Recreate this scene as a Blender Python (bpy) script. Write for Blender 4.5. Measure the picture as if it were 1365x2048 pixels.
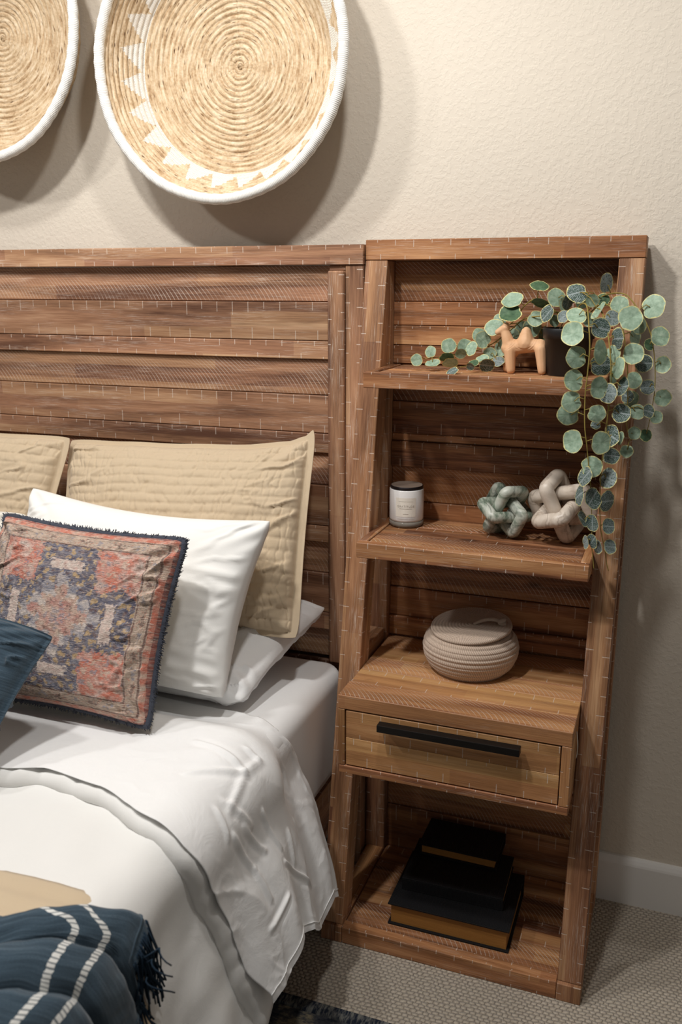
import bpy, bmesh, math, random
from mathutils import Vector, Matrix, noise, Quaternion
random.seed(7)
R = math.radians
scene = bpy.context.scene
for o in list(bpy.data.objects):
    bpy.data.objects.remove(o)
COL = scene.collection

# ------------------------------------------------------------------ camera
cam_d = bpy.data.cameras.new('camera')
cam = bpy.data.objects.new('camera', cam_d)
COL.objects.link(cam)
cam_d.sensor_fit = 'VERTICAL'
cam_d.sensor_height = 36.0
cam_d.sensor_width = 24.0
cam_d.lens = 1796.6 / 2048 * 36.0
cam.location = (0.6342, -1.9264, 1.4103)
cam.rotation_euler = (math.pi / 2 - 0.2514, 0.001, 0.3558)
cam_d.dof.use_dof = True
cam_d.dof.focus_distance = 1.80
cam_d.dof.aperture_fstop = 4.0
cam_d.clip_start = 0.02
scene.camera = cam

# ------------------------------------------------------------------ world, lights, exposure
world = bpy.data.worlds.new('room_ambient')
scene.world = world
world.use_nodes = True
bg = world.node_tree.nodes['Background']
bg.inputs[0].default_value = (1.0, 0.97, 0.94, 1)
bg.inputs[1].default_value = 0.055
CEIL = 2.62
DOWNLIGHTS = [((-0.72, -0.94), 11), ((0.34, -0.96), 14.5), ((-0.30, -1.26), 26), ((-1.7, -1.5), 15)]
for i, ((lx, ly), pw) in enumerate(DOWNLIGHTS):
    ld = bpy.data.lights.new('downlight_lamp', 'SPOT')
    ld.energy = pw
    ld.color = (1.0, 0.98, 0.955)
    ld.shadow_soft_size = 0.06
    ld.spot_size = R(165)
    ld.spot_blend = 0.45
    lo = bpy.data.objects.new('downlight_lamp', ld)
    COL.objects.link(lo)
    lo.location = (lx, ly, CEIL - 0.045)
vs = scene.view_settings
vs.view_transform = 'Standard'
vs.look = 'None'
vs.gamma = 1
vs.use_curve_mapping = False
vs.exposure = 1.40

# ------------------------------------------------------------------ node helpers
def srgb(r, g, b):
    f = lambda c: (c / 255 / 12.92) if c / 255 <= 0.04045 else ((c / 255 + 0.055) / 1.055) ** 2.4
    return (f(r), f(g), f(b), 1)

class NT:
    def __init__(s, name):
        s.m = bpy.data.materials.new(name)
        s.m.use_nodes = True
        s.t = s.m.node_tree
        s.t.nodes.clear()
        s.out = s.n('ShaderNodeOutputMaterial')
        s.b = s.n('ShaderNodeBsdfPrincipled')
        s.t.links.new(s.b.outputs[0], s.out.inputs[0])
    def n(s, typ, **k):
        nd = s.t.nodes.new(typ)
        for a, v in k.items():
            setattr(nd, a, v)
        return nd
    def set(s, sock, v):
        if v is None:
            return
        if isinstance(v, bpy.types.NodeSocket):
            s.t.links.new(v, sock)
        else:
            if hasattr(sock.default_value, '__len__') and not hasattr(v, '__len__'):
                v = (v,) * len(sock.default_value)
            sock.default_value = v
    def math(s, op, a, b=None, c=None, clamp=False):
        nd = s.n('ShaderNodeMath', operation=op, use_clamp=clamp)
        s.set(nd.inputs[0], a); s.set(nd.inputs[1], b)
        if c is not None: s.set(nd.inputs[2], c)
        return nd.outputs[0]
    def add(s, a, b): return s.math('ADD', a, b)
    def sub(s, a, b): return s.math('SUBTRACT', a, b)
    def mul(s, a, b): return s.math('MULTIPLY', a, b)
    def lt(s, a, b): return s.math('LESS_THAN', a, b)
    def gt(s, a, b): return s.math('GREATER_THAN', a, b)
    def step(s, v, lo, hi, a=0.0, b=1.0):
        nd = s.n('ShaderNodeMapRange', interpolation_type='SMOOTHSTEP')
        s.set(nd.inputs[0], v); s.set(nd.inputs[1], lo); s.set(nd.inputs[2], hi); s.set(nd.inputs[3], a); s.set(nd.inputs[4], b)
        return nd.outputs[0]
    def uv(s, name='UVMap'):
        nd = s.n('ShaderNodeUVMap'); nd.uv_map = name
        return s.sep(nd.outputs[0])
    def sep(s, v):
        nd = s.n('ShaderNodeSeparateXYZ'); s.set(nd.inputs[0], v)
        return nd.outputs[0], nd.outputs[1], nd.outputs[2]
    def vec(s, x, y=0.0, z=0.0):
        nd = s.n('ShaderNodeCombineXYZ')
        s.set(nd.inputs[0], x); s.set(nd.inputs[1], y); s.set(nd.inputs[2], z)
        return nd.outputs[0]
    def coord(s, which='Object'):
        return s.n('ShaderNodeTexCoord').outputs[which]
    def noise(s, v, scale=1.0, detail=3.0, rough=0.5, dist=0.0):
        nd = s.n('ShaderNodeTexNoise')
        s.set(nd.inputs['Vector'], v); nd.inputs['Scale'].default_value = scale
        nd.inputs['Detail'].default_value = detail; nd.inputs['Roughness'].default_value = rough
        nd.inputs['Distortion'].default_value = dist
        return nd.outputs[0]
    def vor(s, v, scale=1.0, feature='F1', out='Distance', rnd=1.0):
        nd = s.n('ShaderNodeTexVoronoi', feature=feature)
        s.set(nd.inputs['Vector'], v); nd.inputs['Scale'].default_value = scale
        nd.inputs['Randomness'].default_value = rnd
        return nd.outputs[out]
    def ramp(s, f, stops):
        nd = s.n('ShaderNodeValToRGB'); s.set(nd.inputs[0], f)
        el = nd.color_ramp.elements
        while len(el) < len(stops): el.new(0.5)
        for e, (p, c) in zip(el, stops):
            e.position = p; e.color = c
        return nd.outputs[0]
    def mix(s, f, a, b, mode='MIX'):
        nd = s.n('ShaderNodeMix', data_type='RGBA', blend_type=mode)
        s.set(nd.inputs[0], f); s.set(nd.inputs[6], a); s.set(nd.inputs[7], b)
        return nd.outputs[2]
    def rand(s):
        return s.n('ShaderNodeObjectInfo').outputs['Random']
    def hsv(s, col, h=0.5, sat=1.0, val=1.0):
        nd = s.n('ShaderNodeHueSaturation')
        s.set(nd.inputs['Hue'], h); s.set(nd.inputs['Saturation'], sat); s.set(nd.inputs['Value'], val); s.set(nd.inputs['Color'], col)
        return nd.outputs[0]
    def bump(s, h, strength=0.3, dist=0.002, prev=None):
        nd = s.n('ShaderNodeBump')
        nd.inputs['Strength'].default_value = strength; nd.inputs['Distance'].default_value = dist
        s.set(nd.inputs['Height'], h)
        if prev is not None: s.t.links.new(prev, nd.inputs['Normal'])
        return nd.outputs[0]
    def fin(s, col=None, rough=0.6, normal=None, spec=0.3, sheen=0.0, **k):
        s.set(s.b.inputs['Base Color'], col); s.set(s.b.inputs['Roughness'], rough)
        s.b.inputs['Specular IOR Level'].default_value = spec
        if normal is not None: s.t.links.new(normal, s.b.inputs['Normal'])
        if sheen: s.b.inputs['Sheen Weight'].default_value = sheen
        for a, v in k.items(): s.set(s.b.inputs[a.replace('_', ' ')], v)
        return s.m

# ------------------------------------------------------------------ materials
def wood(name, marks, light, dark, mid, wash=0.5):
    s = NT(name)
    u0, v0, _ = s.uv()
    msk, vn, _ = s.uv('UVn')
    r = s.rand()
    u = s.add(u0, s.mul(r, 17.3)); v = s.add(v0, s.mul(r, 5.7))
    br = s.n('ShaderNodeTexBrick', offset=0.37, offset_frequency=2)
    s.set(br.inputs['Vector'], s.vec(u, s.add(v, s.mul(s.noise(s.vec(s.mul(u, 2.0), s.mul(v, 6.0)), 1.0, 2), 0.012))))
    br.inputs['Color1'].default_value = (0, 0, 0, 1); br.inputs['Color2'].default_value = (1, 1, 1, 1)
    br.inputs['Mortar'].default_value = (0.35, 0.35, 0.35, 1)
    br.inputs['Scale'].default_value = 1.0; br.inputs['Mortar Size'].default_value = 0.0005
    br.inputs['Brick Width'].default_value = 0.62; br.inputs['Row Height'].default_value = 0.034
    big = s.noise(s.vec(s.mul(u, 1.6), s.mul(v, 22.0), r), 1.0, 4, 0.55, 0.6)
    grain = s.noise(s.vec(s.mul(u, 14.0), s.mul(v, 420.0)), 1.0, 4, 0.6)
    tone = s.add(s.add(s.mul(s.add(br.outputs[0], 0.22), 0.20), s.mul(s.add(s.mul(s.sub(big, 0.5), 2.0), 0.5), 0.62)), s.mul(s.sub(grain, 0.5), 0.5))
    col = s.ramp(tone, [(0.20, dark), (0.50, mid), (0.80, light)])
    streak = s.step(s.noise(s.vec(s.mul(u, 1.1), s.mul(v, 34.0), 3.0), 1.0, 4, 0.55, 0.7), 0.56, 0.72)
    col = s.mix(s.mul(streak, 0.6), col, dark)
    kn = s.vor(s.vec(s.mul(u, 3.6), s.mul(v, 9.0)), 1.0)
    knot = s.step(s.add(kn, s.mul(s.noise(s.vec(s.mul(u, 60), s.mul(v, 90)), 1.0, 2), 0.05)), 0.145, 0.045)
    col = s.mix(s.mul(knot, 0.85), col, srgb(52, 30, 20))
    br_n = s.noise(s.vec(s.mul(u, 260.0), s.mul(v, 260.0)), 1.0, 2)
    if marks == 'arc':
        q = s.add(u, s.add(s.add(s.mul(v0, 0.45), s.mul(s.mul(vn, vn), 0.034)), s.mul(s.noise(s.vec(s.mul(u, 3.0), s.mul(v, 3.0)), 1.0, 2), 0.05)))
        fr = s.math('FRACT', s.math('DIVIDE', q, 0.0104))
        line = s.step(s.math('ABSOLUTE', s.sub(fr, 0.5)), 0.11, 0.02)
        patch = s.step(s.noise(s.vec(s.mul(u, 7.0), s.mul(v, 30.0), 9.0), 1.0, 3), 0.36, 0.66, 0.18, 1.0)
        mk = s.mul(s.mul(line, patch), s.gt(msk, 0.75))
    elif marks == 'tick':
        def row(period, near_top, length, off):
            t = s.math('DIVIDE', s.add(u, off), period)
            cell = s.math('FLOOR', t)
            wn = s.n('ShaderNodeTexWhiteNoise', noise_dimensions='1D'); s.set(wn.inputs['W'], s.add(cell, s.mul(r, 31.0)))
            fr = s.math('ABSOLUTE', s.sub(s.math('FRACT', t), 0.5))
            line = s.step(fr, 0.0013 / period, 0.0003 / period)
            L = s.mul(s.add(s.mul(wn.outputs[0], 0.75), 0.35), length)
            d = s.sub(1.0, vn) if near_top else vn
            return s.mul(line, s.lt(d, L))
        mk = s.math('MAXIMUM', row(0.039, True, 0.34, 0.0), row(0.053, False, 0.32, 0.017))
        mk = s.mul(s.mul(mk, s.step(br_n, 0.30, 0.5, 0.45, 1.0)), s.gt(msk, 0.25))
    else:
        mk = s.mul(br_n, 0.0)
    wpatch = s.step(s.noise(s.vec(s.mul(u, 6.0), s.mul(v, 30.0), 5.0), 1.0, 3), 0.43, 0.62)
    wfine = s.step(s.noise(s.vec(s.mul(u, 16.0), s.mul(v, 760.0)), 1.0, 4, 0.7), 0.52, 0.66)
    washm = s.mul(s.mul(wpatch, wfine), wash)
    white = srgb(214, 200, 186)
    col = s.mix(washm, col, white)
    col = s.mix(s.mul(mk, 0.60), col, white)
    col = s.hsv(col, s.add(0.494, s.mul(br.outputs[0], 0.010)), 1.0, s.add(s.mul(r, 0.40), 0.90))
    hgt = s.sub(s.add(s.mul(grain, 0.6), s.mul(br.outputs[0], 0.25)), s.mul(mk, 0.8))
    return s.fin(col, s.step(grain, 0.2, 0.9, 0.42, 0.62), s.bump(hgt, 0.35, 0.0015), 0.25)

HL, HM, HD = srgb(194, 157, 124), srgb(154, 115, 87), srgb(92, 64, 48)
BL, BM, BD = srgb(200, 152, 108), srgb(157, 109, 72), srgb(86, 53, 33)
M = {}
M['h_tick'] = wood('headboard_wood_ticks', 'tick', HL, HD, HM, 0.6)
M['h_arc'] = wood('headboard_wood_arcs', 'arc', HL, HD, HM, 0.45)
M['b_tick'] = wood('bookcase_wood_ticks', 'tick', BL, BD, BM, 0.42)
M['b_arc'] = wood('bookcase_wood_arcs', 'arc', BL, BD, BM, 0.3)
M['b_post'] = wood('bookcase_wood_posts', 'tick', srgb(204, 162, 124), srgb(98, 65, 46), srgb(160, 116, 83), 0.65)
M['b_drawer'] = wood('drawer_wood', 'tick', srgb(206, 162, 114), srgb(140, 98, 62), srgb(182, 134, 88), 0.25)
M['b_darc'] = wood('drawer_top_wood', 'arc', srgb(204, 156, 110), srgb(130, 88, 57), srgb(174, 125, 83), 0.3)

def plain(name, col, rough=0.6, spec=0.3, **k):
    return NT(name).fin(col, rough, None, spec, **k)

def wall_mat():
    s = NT('wall_paint_textured')
    p = s.coord('Object')
    h = s.add(s.noise(p, 55.0, 3, 0.55), s.mul(s.step(s.noise(p, 130.0, 2), 0.45, 0.62), 0.45))
    col = s.mix(s.noise(p, 1.2, 2), srgb(209, 199, 184), srgb(214, 205, 191))
    return s.fin(col, 0.75, s.bump(h, 0.28, 0.003), 0.2)
M['wall'] = wall_mat()
M['white_paint'] = plain('white_trim_paint', srgb(226, 224, 220), 0.45)
M['ceiling'] = plain('ceiling_paint', srgb(232, 228, 220), 0.8)

def carpet():
    s = NT('carpet_loop_pile')
    x, y, z = s.sep(s.coord('Object'))
    w = s.mul(s.noise(s.vec(x, y), 40.0, 3), 0.16)
    row = s.math('DIVIDE', s.add(y, s.mul(w, 0.06)), 0.0085)
    odd = s.mul(s.math('FLOOR', row), 0.5)
    fx = s.math('FRACT', s.add(s.math('DIVIDE', s.add(x, s.mul(w, 0.09)), 0.0125), odd))
    fy = s.math('FRACT', row)
    hx = s.math('SINE', s.mul(fx, math.pi)); hy = s.math('SINE', s.mul(fy, math.pi))
    loop = s.math('POWER', s.mul(hx, hy), 0.5)
    h = s.add(s.mul(loop, 0.8), s.mul(s.noise(s.vec(x, y), 520.0, 2), 0.5))
    tone = s.add(s.mul(s.noise(s.vec(x, y), 160.0, 3), 0.6), s.mul(loop, 0.4))
    col = s.ramp(tone, [(0.25, srgb(138, 126, 112)), (0.6, srgb(190, 178, 161)), (0.85, srgb(208, 197, 181))])
    return s.fin(col, 0.95, s.bump(h, 0.9, 0.006), 0.05, sheen=0.2)
M['carpet'] = carpet()

def rug_mat():
    s = NT('area_rug_weave')
    x, y, z = s.sep(s.coord('Object'))
    n1 = s.noise(s.vec(x, y), 26.0, 4, 0.65)
    n2 = s.noise(s.vec(s.mul(x, 60), s.mul(y, 220)), 1.0, 3, 0.6)
    f = s.add(s.mul(n1, 0.75), s.mul(n2, 0.3))
    col = s.ramp(f, [(0.40, srgb(36, 41, 52)), (0.53, srgb(74, 76, 80)), (0.62, srgb(128, 120, 102)), (0.74, srgb(172, 162, 142))])
    return s.fin(col, 0.95, s.bump(n2, 0.7, 0.004), 0.05)
M['rug'] = rug_mat()
def rug_bind():
    s = NT('rug_binding')
    x, y, z = s.sep(s.coord('Object'))
    n = s.noise(s.vec(s.mul(x, 150), s.mul(y, 40)), 1.0, 3, 0.6)
    return s.fin(s.ramp(n, [(0.42, srgb(34, 40, 52)), (0.62, srgb(112, 112, 108))]), 0.95, s.bump(n, 0.8, 0.004), 0.05)
M['rug_bind'] = rug_bind()

def cloth(name, c1, c2, weave=900.0, strength=0.12, rough=0.85, sheen=0.15, big=0.0):
    s = NT(name)
    p = s.coord('Object')
    x, y, z = s.sep(p)
    w = s.add(s.noise(s.vec(s.mul(x, 1.0), s.mul(y, 1.0), s.mul(z, 1.0)), weave, 2), s.mul(s.noise(p, 70.0, 3, 0.6), 0.6))
    col = s.mix(s.noise(p, 9.0, 3), c1, c2)
    nrm = s.bump(w, strength, 0.0012)
    if big:
        nrm = s.bump(s.noise(p, 16.0, 4, 0.6, 0.8), big, 0.01, nrm)
    return s.fin(col, rough, nrm, 0.2, sheen)
M['sheet'] = cloth('white_cotton_percale', srgb(241, 241, 241), srgb(244, 244, 243), 700, 0.08, 0.8, 0.1, 0.22)
M['fitted'] = cloth('white_fitted_sheet', srgb(240, 240, 240), srgb(243, 243, 242), 700, 0.06, 0.75, 0.1)
M['duvet'] = cloth('ivory_duvet', srgb(230, 229, 226), srgb(235, 234, 231), 500, 0.12, 0.85, 0.1, 0.1)
M['linen'] = cloth('white_linen_pillowcase', srgb(241, 240, 236), srgb(243, 242, 239), 800, 0.15, 0.88, 0.15)
M['tan'] = cloth('tan_quilted_cotton', srgb(198, 178, 149), srgb(204, 185, 158), 600, 0.2, 0.9, 0.2, 0.15)
M['knit'] = cloth('cream_bobble_knit', srgb(226, 222, 212), srgb(214, 210, 200), 90, 1.0, 0.95, 0.2)
M['cream'] = cloth('cream_backing', srgb(222, 209, 188), srgb(230, 217, 197), 500, 0.15)

def blue_cloth(name, stripes=False):
    s = NT(name)
    u, v, _ = s.uv()
    slub = s.noise(s.vec(s.mul(u, 12.0), s.mul(v, 300.0)), 1.0, 3, 0.6)
    fine = s.noise(s.vec(s.mul(u, 700.0), s.mul(v, 700.0)), 1.0, 2)
    f = s.add(s.mul(slub, 0.7), s.mul(fine, 0.35))
    col = s.ramp(f, [(0.30, srgb(42, 55, 66)), (0.55, srgb(60, 77, 90)), (0.8, srgb(90, 106, 118))])
    h = f
    if stripes:
        mk = None
        for c in (-0.010, 0.020):
            d = s.math('ABSOLUTE', s.sub(s.add(u, s.mul(s.sub(s.noise(s.vec(0.0, s.mul(v, 160)), 1.0, 2), 0.5), 0.004)), c))
            m = s.lt(d, 0.0036)
            mk = m if mk is None else s.math('MAXIMUM', mk, m)
        dash = s.step(s.math('SINE', s.mul(s.add(v, s.mul(s.noise(s.vec(0, s.mul(v, 90)), 1.0, 2), 0.006)), 1250.0)), -0.85, -0.3, 0.15, 1.0)
        mk = s.mul(mk, dash)
        col = s.mix(mk, col, srgb(222, 222, 218))
        h = s.add(h, mk)
    return s.fin(col, 0.92, s.bump(h, 0.35, 0.002), 0.15, 0.25)
M['blue'] = blue_cloth('blue_slub_cotton')
M['throw'] = blue_cloth('blue_throw_cotton', True)
M['fringe'] = plain('dark_blue_fringe_yarn', srgb(38, 52, 66), 0.95, 0.1)

def rug_pillow_mat():
    s = NT('faded_printed_rug_fabric')
    vc = s.n('ShaderNodeVertexColor'); vc.layer_name = 'Col'
    u, v, _ = s.uv()
    w = s.noise(s.vec(s.mul(u, 90.0), s.mul(v, 420.0)), 1.0, 3, 0.65)
    w2 = s.noise(s.vec(s.mul(u, 420.0), s.mul(v, 90.0)), 1.0, 2, 0.6)
    col = s.mix(s.step(w, 0.46, 0.72, 0.0, 0.55), vc.outputs[0], srgb(222, 206, 194))
    col = s.mix(s.step(w2, 0.55, 0.8, 0.0, 0.32), col, srgb(84, 62, 62))
    return s.fin(col, 0.95, s.bump(s.add(w, s.mul(w2, 0.6)), 0.9, 0.003), 0.1, 0.15)
M['rugp'] = rug_pillow_mat()
M['navy_trim'] = cloth('navy_frayed_binding', srgb(52, 56, 68), srgb(78, 82, 92), 320, 0.9, 0.95)

def seagrass():
    s = NT('coiled_dry_fibre')
    u, v, _ = s.uv()          # u = turn (0..1), v = radial metres
    a = s.mul(u, 6.2832)
    rad = s.add(v, 0.0)
    ar = s.mul(u, s.add(s.mul(v, 6.2832), 0.02))
    n = s.noise(s.vec(s.mul(s.math('COSINE', a), s.mul(rad, 30.0)), s.mul(s.math('SINE', a), s.mul(rad, 30.0)), s.mul(v, 140.0)), 1.0, 4, 0.6)
    fib = s.noise(s.vec(s.mul(u, 26.0), s.mul(v, 560.0)), 1.0, 3, 0.65)
    fx = s.noise(s.vec(s.mul(s.math('COSINE', a), s.mul(rad, 190.0)), s.mul(s.math('SINE', a), s.mul(rad, 190.0))), 1.0, 3, 0.6)
    f = s.add(s.add(s.mul(n, 0.55), s.mul(fib, 0.3)), s.mul(fx, 0.25))
    col = s.ramp(f, [(0.34, srgb(110, 84, 58)), (0.43, srgb(168, 138, 104)), (0.56, srgb(203, 180, 148)), (0.72, srgb(226, 210, 186))])
    nick = s.step(s.vor(s.vec(s.mul(ar, 34.0), s.mul(v, 170.0)), 1.0), 0.26, 0.08)
    col = s.mix(s.mul(nick, s.step(fib, 0.42, 0.55, 0.3, 0.95)), col, srgb(84, 56, 36))
    return s, u, v, col, fib
def basket_plain():
    s, u, v, col, fib = seagrass()
    ln = s.lt(s.math('ABSOLUTE', s.sub(v, 0.286)), 0.0035)
    col = s.mix(s.mul(ln, s.gt(s.noise(s.vec(s.mul(u, 9), 0.0), 1.0, 2), 0.5)), col, srgb(230, 222, 210))
    return s.fin(col, 0.85, s.bump(fib, 0.5, 0.002), 0.15)
def basket_tri():
    s, u, v, col, fib = seagrass()
    NTRI = 24.0
    t = s.math('FRACT', s.mul(u, NTRI))
    tri = s.sub(1.0, s.math('DIVIDE', s.math('ABSOLUTE', s.sub(t, 0.35)), s.math('MAXIMUM', s.mul(s.lt(t, 0.35), 0.35), s.mul(s.gt(t, 0.35), 0.65))))
    thr = s.math('FRACT', s.add(s.mul(u, 430.0), s.mul(v, 260.0)))
    jag = s.mul(s.math('FRACT', s.mul(u, 260.0)), 0.006)
    top = s.add(s.add(0.231, s.mul(tri, 0.050)), jag)
    mask = s.mul(s.gt(v, 0.2275), s.lt(v, top))
    thread = s.mix(s.step(s.math('ABSOLUTE', s.sub(thr, 0.5)), 0.30, 0.48), srgb(236, 229, 218), srgb(196, 184, 168))
    col = s.mix(mask, col, thread)
    h = s.add(s.mul(fib, 0.6), s.mul(mask, s.math('SINE', s.mul(thr, math.pi))))
    return s.fin(col, 0.85, s.bump(h, 0.5, 0.002), 0.15)
M['basket'] = basket_plain()
M['basket_tri'] = basket_tri()
def rim_wrap():
    s = NT('white_cord_wrapping')
    u, v, _ = s.uv()
    st = s.math('SINE', s.mul(s.add(u, s.mul(v, 0.002)), 6.2832 * 520))
    n = s.noise(s.vec(s.mul(u, 60), v), 1.0, 2)
    col = s.mix(s.step(st, -1.0, -0.4), srgb(214, 210, 202), srgb(240, 238, 233))
    return s.fin(col, 0.85, s.bump(s.add(st, n), 0.35, 0.0015), 0.2)
M['rim'] = rim_wrap()

def rope():
    s = NT('taupe_cotton_rope')
    u, v, _ = s.uv()
    tw = s.math('SINE', s.mul(s.add(s.mul(u, 130.0), s.mul(v, 90.0)), 6.2832))
    n = s.noise(s.vec(s.mul(u, 300), s.mul(v, 500)), 1.0, 2)
    col = s.mix(s.step(s.add(tw, n), -0.6, 0.7), srgb(176, 154, 136), srgb(208, 188, 170))
    return s.fin(col, 0.9, s.bump(s.add(tw, n), 0.5, 0.0016), 0.1, 0.15)
M['rope'] = rope()

def marble(name, stops, scale):
    s = NT(name)
    p = s.coord('Object')
    n = s.noise(p, scale, 6, 0.62, 1.2)
    v = s.step(s.math('ABSOLUTE', s.sub(s.noise(p, scale * 0.7, 4, 0.55, 0.9), 0.5)), 0.035, 0.0)
    col = s.mix(s.mul(v, 0.5), s.ramp(n, stops), stops[0][1])
    return s.fin(col, s.step(n, 0.3, 0.7, 0.46, 0.34), s.bump(s.noise(p, 60.0, 3), 0.08, 0.002), 0.45)
M['marble_g'] = marble('green_veined_marble', [(0.32, srgb(54, 68, 58)), (0.42, srgb(126, 138, 122)), (0.50, srgb(182, 186, 174)), (0.70, srgb(210, 211, 202))], 17.0)
M['marble_w'] = marble('cream_veined_marble', [(0.22, srgb(140, 122, 106)), (0.38, srgb(196, 182, 166)), (0.56, srgb(214, 202, 188)), (0.8, srgb(226, 216, 204))], 16.0)
def camelwood():
    s = NT('carved_pale_terracotta_wood')
    x, y, z = s.sep(s.coord('Object'))
    n = s.noise(s.vec(s.mul(x, 20), s.mul(y, 60), s.mul(z, 20)), 1.0, 3, 0.5, 0.5)
    ring = s.math('FRACT', s.mul(s.math('SQRT', s.add(s.mul(s.sub(x, 0.006), s.sub(x, 0.006)), s.mul(s.sub(z, 0.03), s.sub(z, 0.03)))), 1.0))
    col = s.ramp(n, [(0.3, srgb(208, 162, 122)), (0.7, srgb(226, 184, 145))])
    return s.fin(col, 0.55, s.bump(n, 0.15, 0.001), 0.25)
M['camel'] = camelwood()
M['black_plastic'] = plain('black_plastic', srgb(26, 26, 28), 0.45, 0.4)
def black_metal():
    s = NT('black_brushed_metal')
    p = s.coord('Object'); x, y, z = s.sep(p)
    n = s.noise(s.vec(s.mul(x, 30), s.mul(y, 400), s.mul(z, 400)), 1.0, 3)
    return s.fin(s.mix(n, srgb(16, 14, 13), srgb(40, 36, 33)), 0.4, s.bump(n, 0.2, 0.001), 0.4, Metallic=0.4)
M['black_metal'] = black_metal()
def soil():
    s = NT('moss_soil'); p = s.coord('Object'); n = s.noise(p, 150.0, 3)
    return s.fin(s.mix(n, srgb(30, 24, 16), srgb(74, 72, 40)), 0.95, s.bump(n, 0.8, 0.004), 0.05)
M['soil'] = soil()
M['stem'] = plain('olive_vine_stem', srgb(138, 122, 62), 0.6, 0.2)

def leaf_mat(name, kind):
    s = NT(name)
    u, v, _ = s.uv()           # disc coords -1..1
    r = s.rand()
    rr = s.math('SQRT', s.add(s.mul(u, u), s.mul(v, v)))
    off = s.mul(r, 40.0)
    wob = s.mul(s.sub(s.noise(s.vec(s.add(s.mul(u, 3.0), off), s.mul(v, 3.0)), 1.0, 4, 0.6), 0.5), 0.34)
    rim = s.step(s.add(rr, wob), 0.90, 0.96)
    ang = s.math('ARCTAN2', u, v)
    if kind == 'pale':
        n = s.noise(s.vec(s.add(s.mul(u, 2.0), off), s.mul(v, 2.0)), 1.0, 4, 0.6)
        col = s.ramp(n, [(0.30, srgb(122, 144, 122)), (0.52, srgb(148, 171, 149)), (0.75, srgb(176, 194, 171))])
        mid = s.step(s.math('ABSOLUTE', v), 0.035, 0.01)
        col = s.mix(s.mul(mid, 0.35), col, srgb(96, 122, 84))
    elif kind == 'dark':
        n = s.noise(s.vec(s.add(s.mul(u, 2.0), off), s.mul(v, 2.0)), 1.0, 4, 0.6)
        col = s.ramp(n, [(0.3, srgb(58, 84, 62)), (0.7, srgb(92, 118, 88))])
    else:
        ve = s.vor(s.vec(s.add(s.mul(u, 4.0), off), s.mul(v, 4.6)), 1.0, 'DISTANCE_TO_EDGE')
        n = s.noise(s.vec(s.add(s.mul(u, 5.0), off), s.mul(v, 5.0)), 1.0, 3, 0.6)
        wv = s.add(s.mul(s.math('ABSOLUTE', v), 5.5), s.add(s.mul(u, 4.2), s.mul(n, 2.2)))
        vein = s.step(s.math('ABSOLUTE', s.sub(s.math('FRACT', wv), 0.5)), 0.30, 0.16)
        mid = s.step(s.math('ABSOLUTE', v), 0.10, 0.04)
        cell = s.step(s.add(ve, s.mul(s.sub(n, 0.5), 0.3)), 0.20, 0.08)
        plainer = s.step(s.math('FRACT', s.mul(r, 7.7)), 0.35, 0.75, 0.15, 0.85)
        col = s.mix(s.math('MAXIMUM', s.math('MAXIMUM', s.mul(vein, s.add(0.25, s.mul(cell, 0.75))), mid), s.mul(plainer, s.step(n, 0.35, 0.55))), srgb(42, 66, 53), srgb(142, 153, 153))
    col = s.mix(s.mul(rim, 0.9), col, srgb(214, 206, 142))
    col = s.hsv(col, 0.5, 1.0, s.add(s.mul(r, 0.22), 0.88))
    return s.fin(col, 0.5, s.bump(s.math('SINE', s.mul(ang, 16.0)), 0.05, 0.001), 0.25)
M['leaf_p'] = leaf_mat('pale_green_leaf_yellow_rim', 'pale')
M['leaf_d'] = leaf_mat('dark_green_leaf_underside', 'dark')
M['leaf_s'] = leaf_mat('silver_mottled_leaf', 'silver')

def glass_mat():
    s = NT('smoky_clear_glass')
    return s.fin(srgb(186, 178, 166), 0.12, None, 0.5, Transmission_Weight=0.55, IOR=1.3)
M['glass'] = glass_mat()
M['frost'] = plain('milky_coated_glass', srgb(226, 224, 222), 0.18, 0.5)
M['label_paper'] = plain('cream_label_paper', srgb(232, 226, 214), 0.8)
M['print_grey'] = plain('grey_print', srgb(190, 184, 174), 0.8)
M['dark_lid'] = plain('dark_bronze_lid', srgb(40, 36, 38), 0.32, 0.5, Metallic=0.6)
def lidwood():
    s = NT('dark_stained_lid_top'); p = s.coord('Object'); x, y, z = s.sep(p)
    n = s.noise(s.vec(s.mul(x, 25), s.mul(y, 300), z), 1.0, 3, 0.6)
    return s.fin(s.mix(n, srgb(112, 96, 86), srgb(162, 146, 132)), 0.4, None, 0.4)
M['lid_top'] = lidwood()
def bookcloth():
    s = NT('black_textured_book_cloth'); p = s.coord('Object'); x, y, z = s.sep(p)
    w = s.math('SINE', s.mul(s.add(x, s.mul(s.noise(p, 60, 2), 0.004)), 2200.0))
    return s.fin(srgb(20, 20, 22), 0.6, s.bump(w, 0.4, 0.001), 0.3)
M['book'] = bookcloth()
def gilt():
    s = NT('gilt_page_edge'); p = s.coord('Object'); x, y, z = s.sep(p)
    n = s.noise(s.vec(s.mul(x, 14), s.mul(y, 14), s.mul(z, 1400)), 1.0, 3, 0.6)
    return s.fin(s.mix(n, srgb(128, 84, 36), srgb(186, 134, 70)), 0.5, s.bump(n, 0.4, 0.001), 0.4)
M['gilt'] = gilt()
M['string'] = plain('white_tag_string', srgb(226, 220, 208), 0.8)
M['black_void'] = plain('black_rubber_grommet', srgb(14, 13, 13), 0.6)

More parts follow.
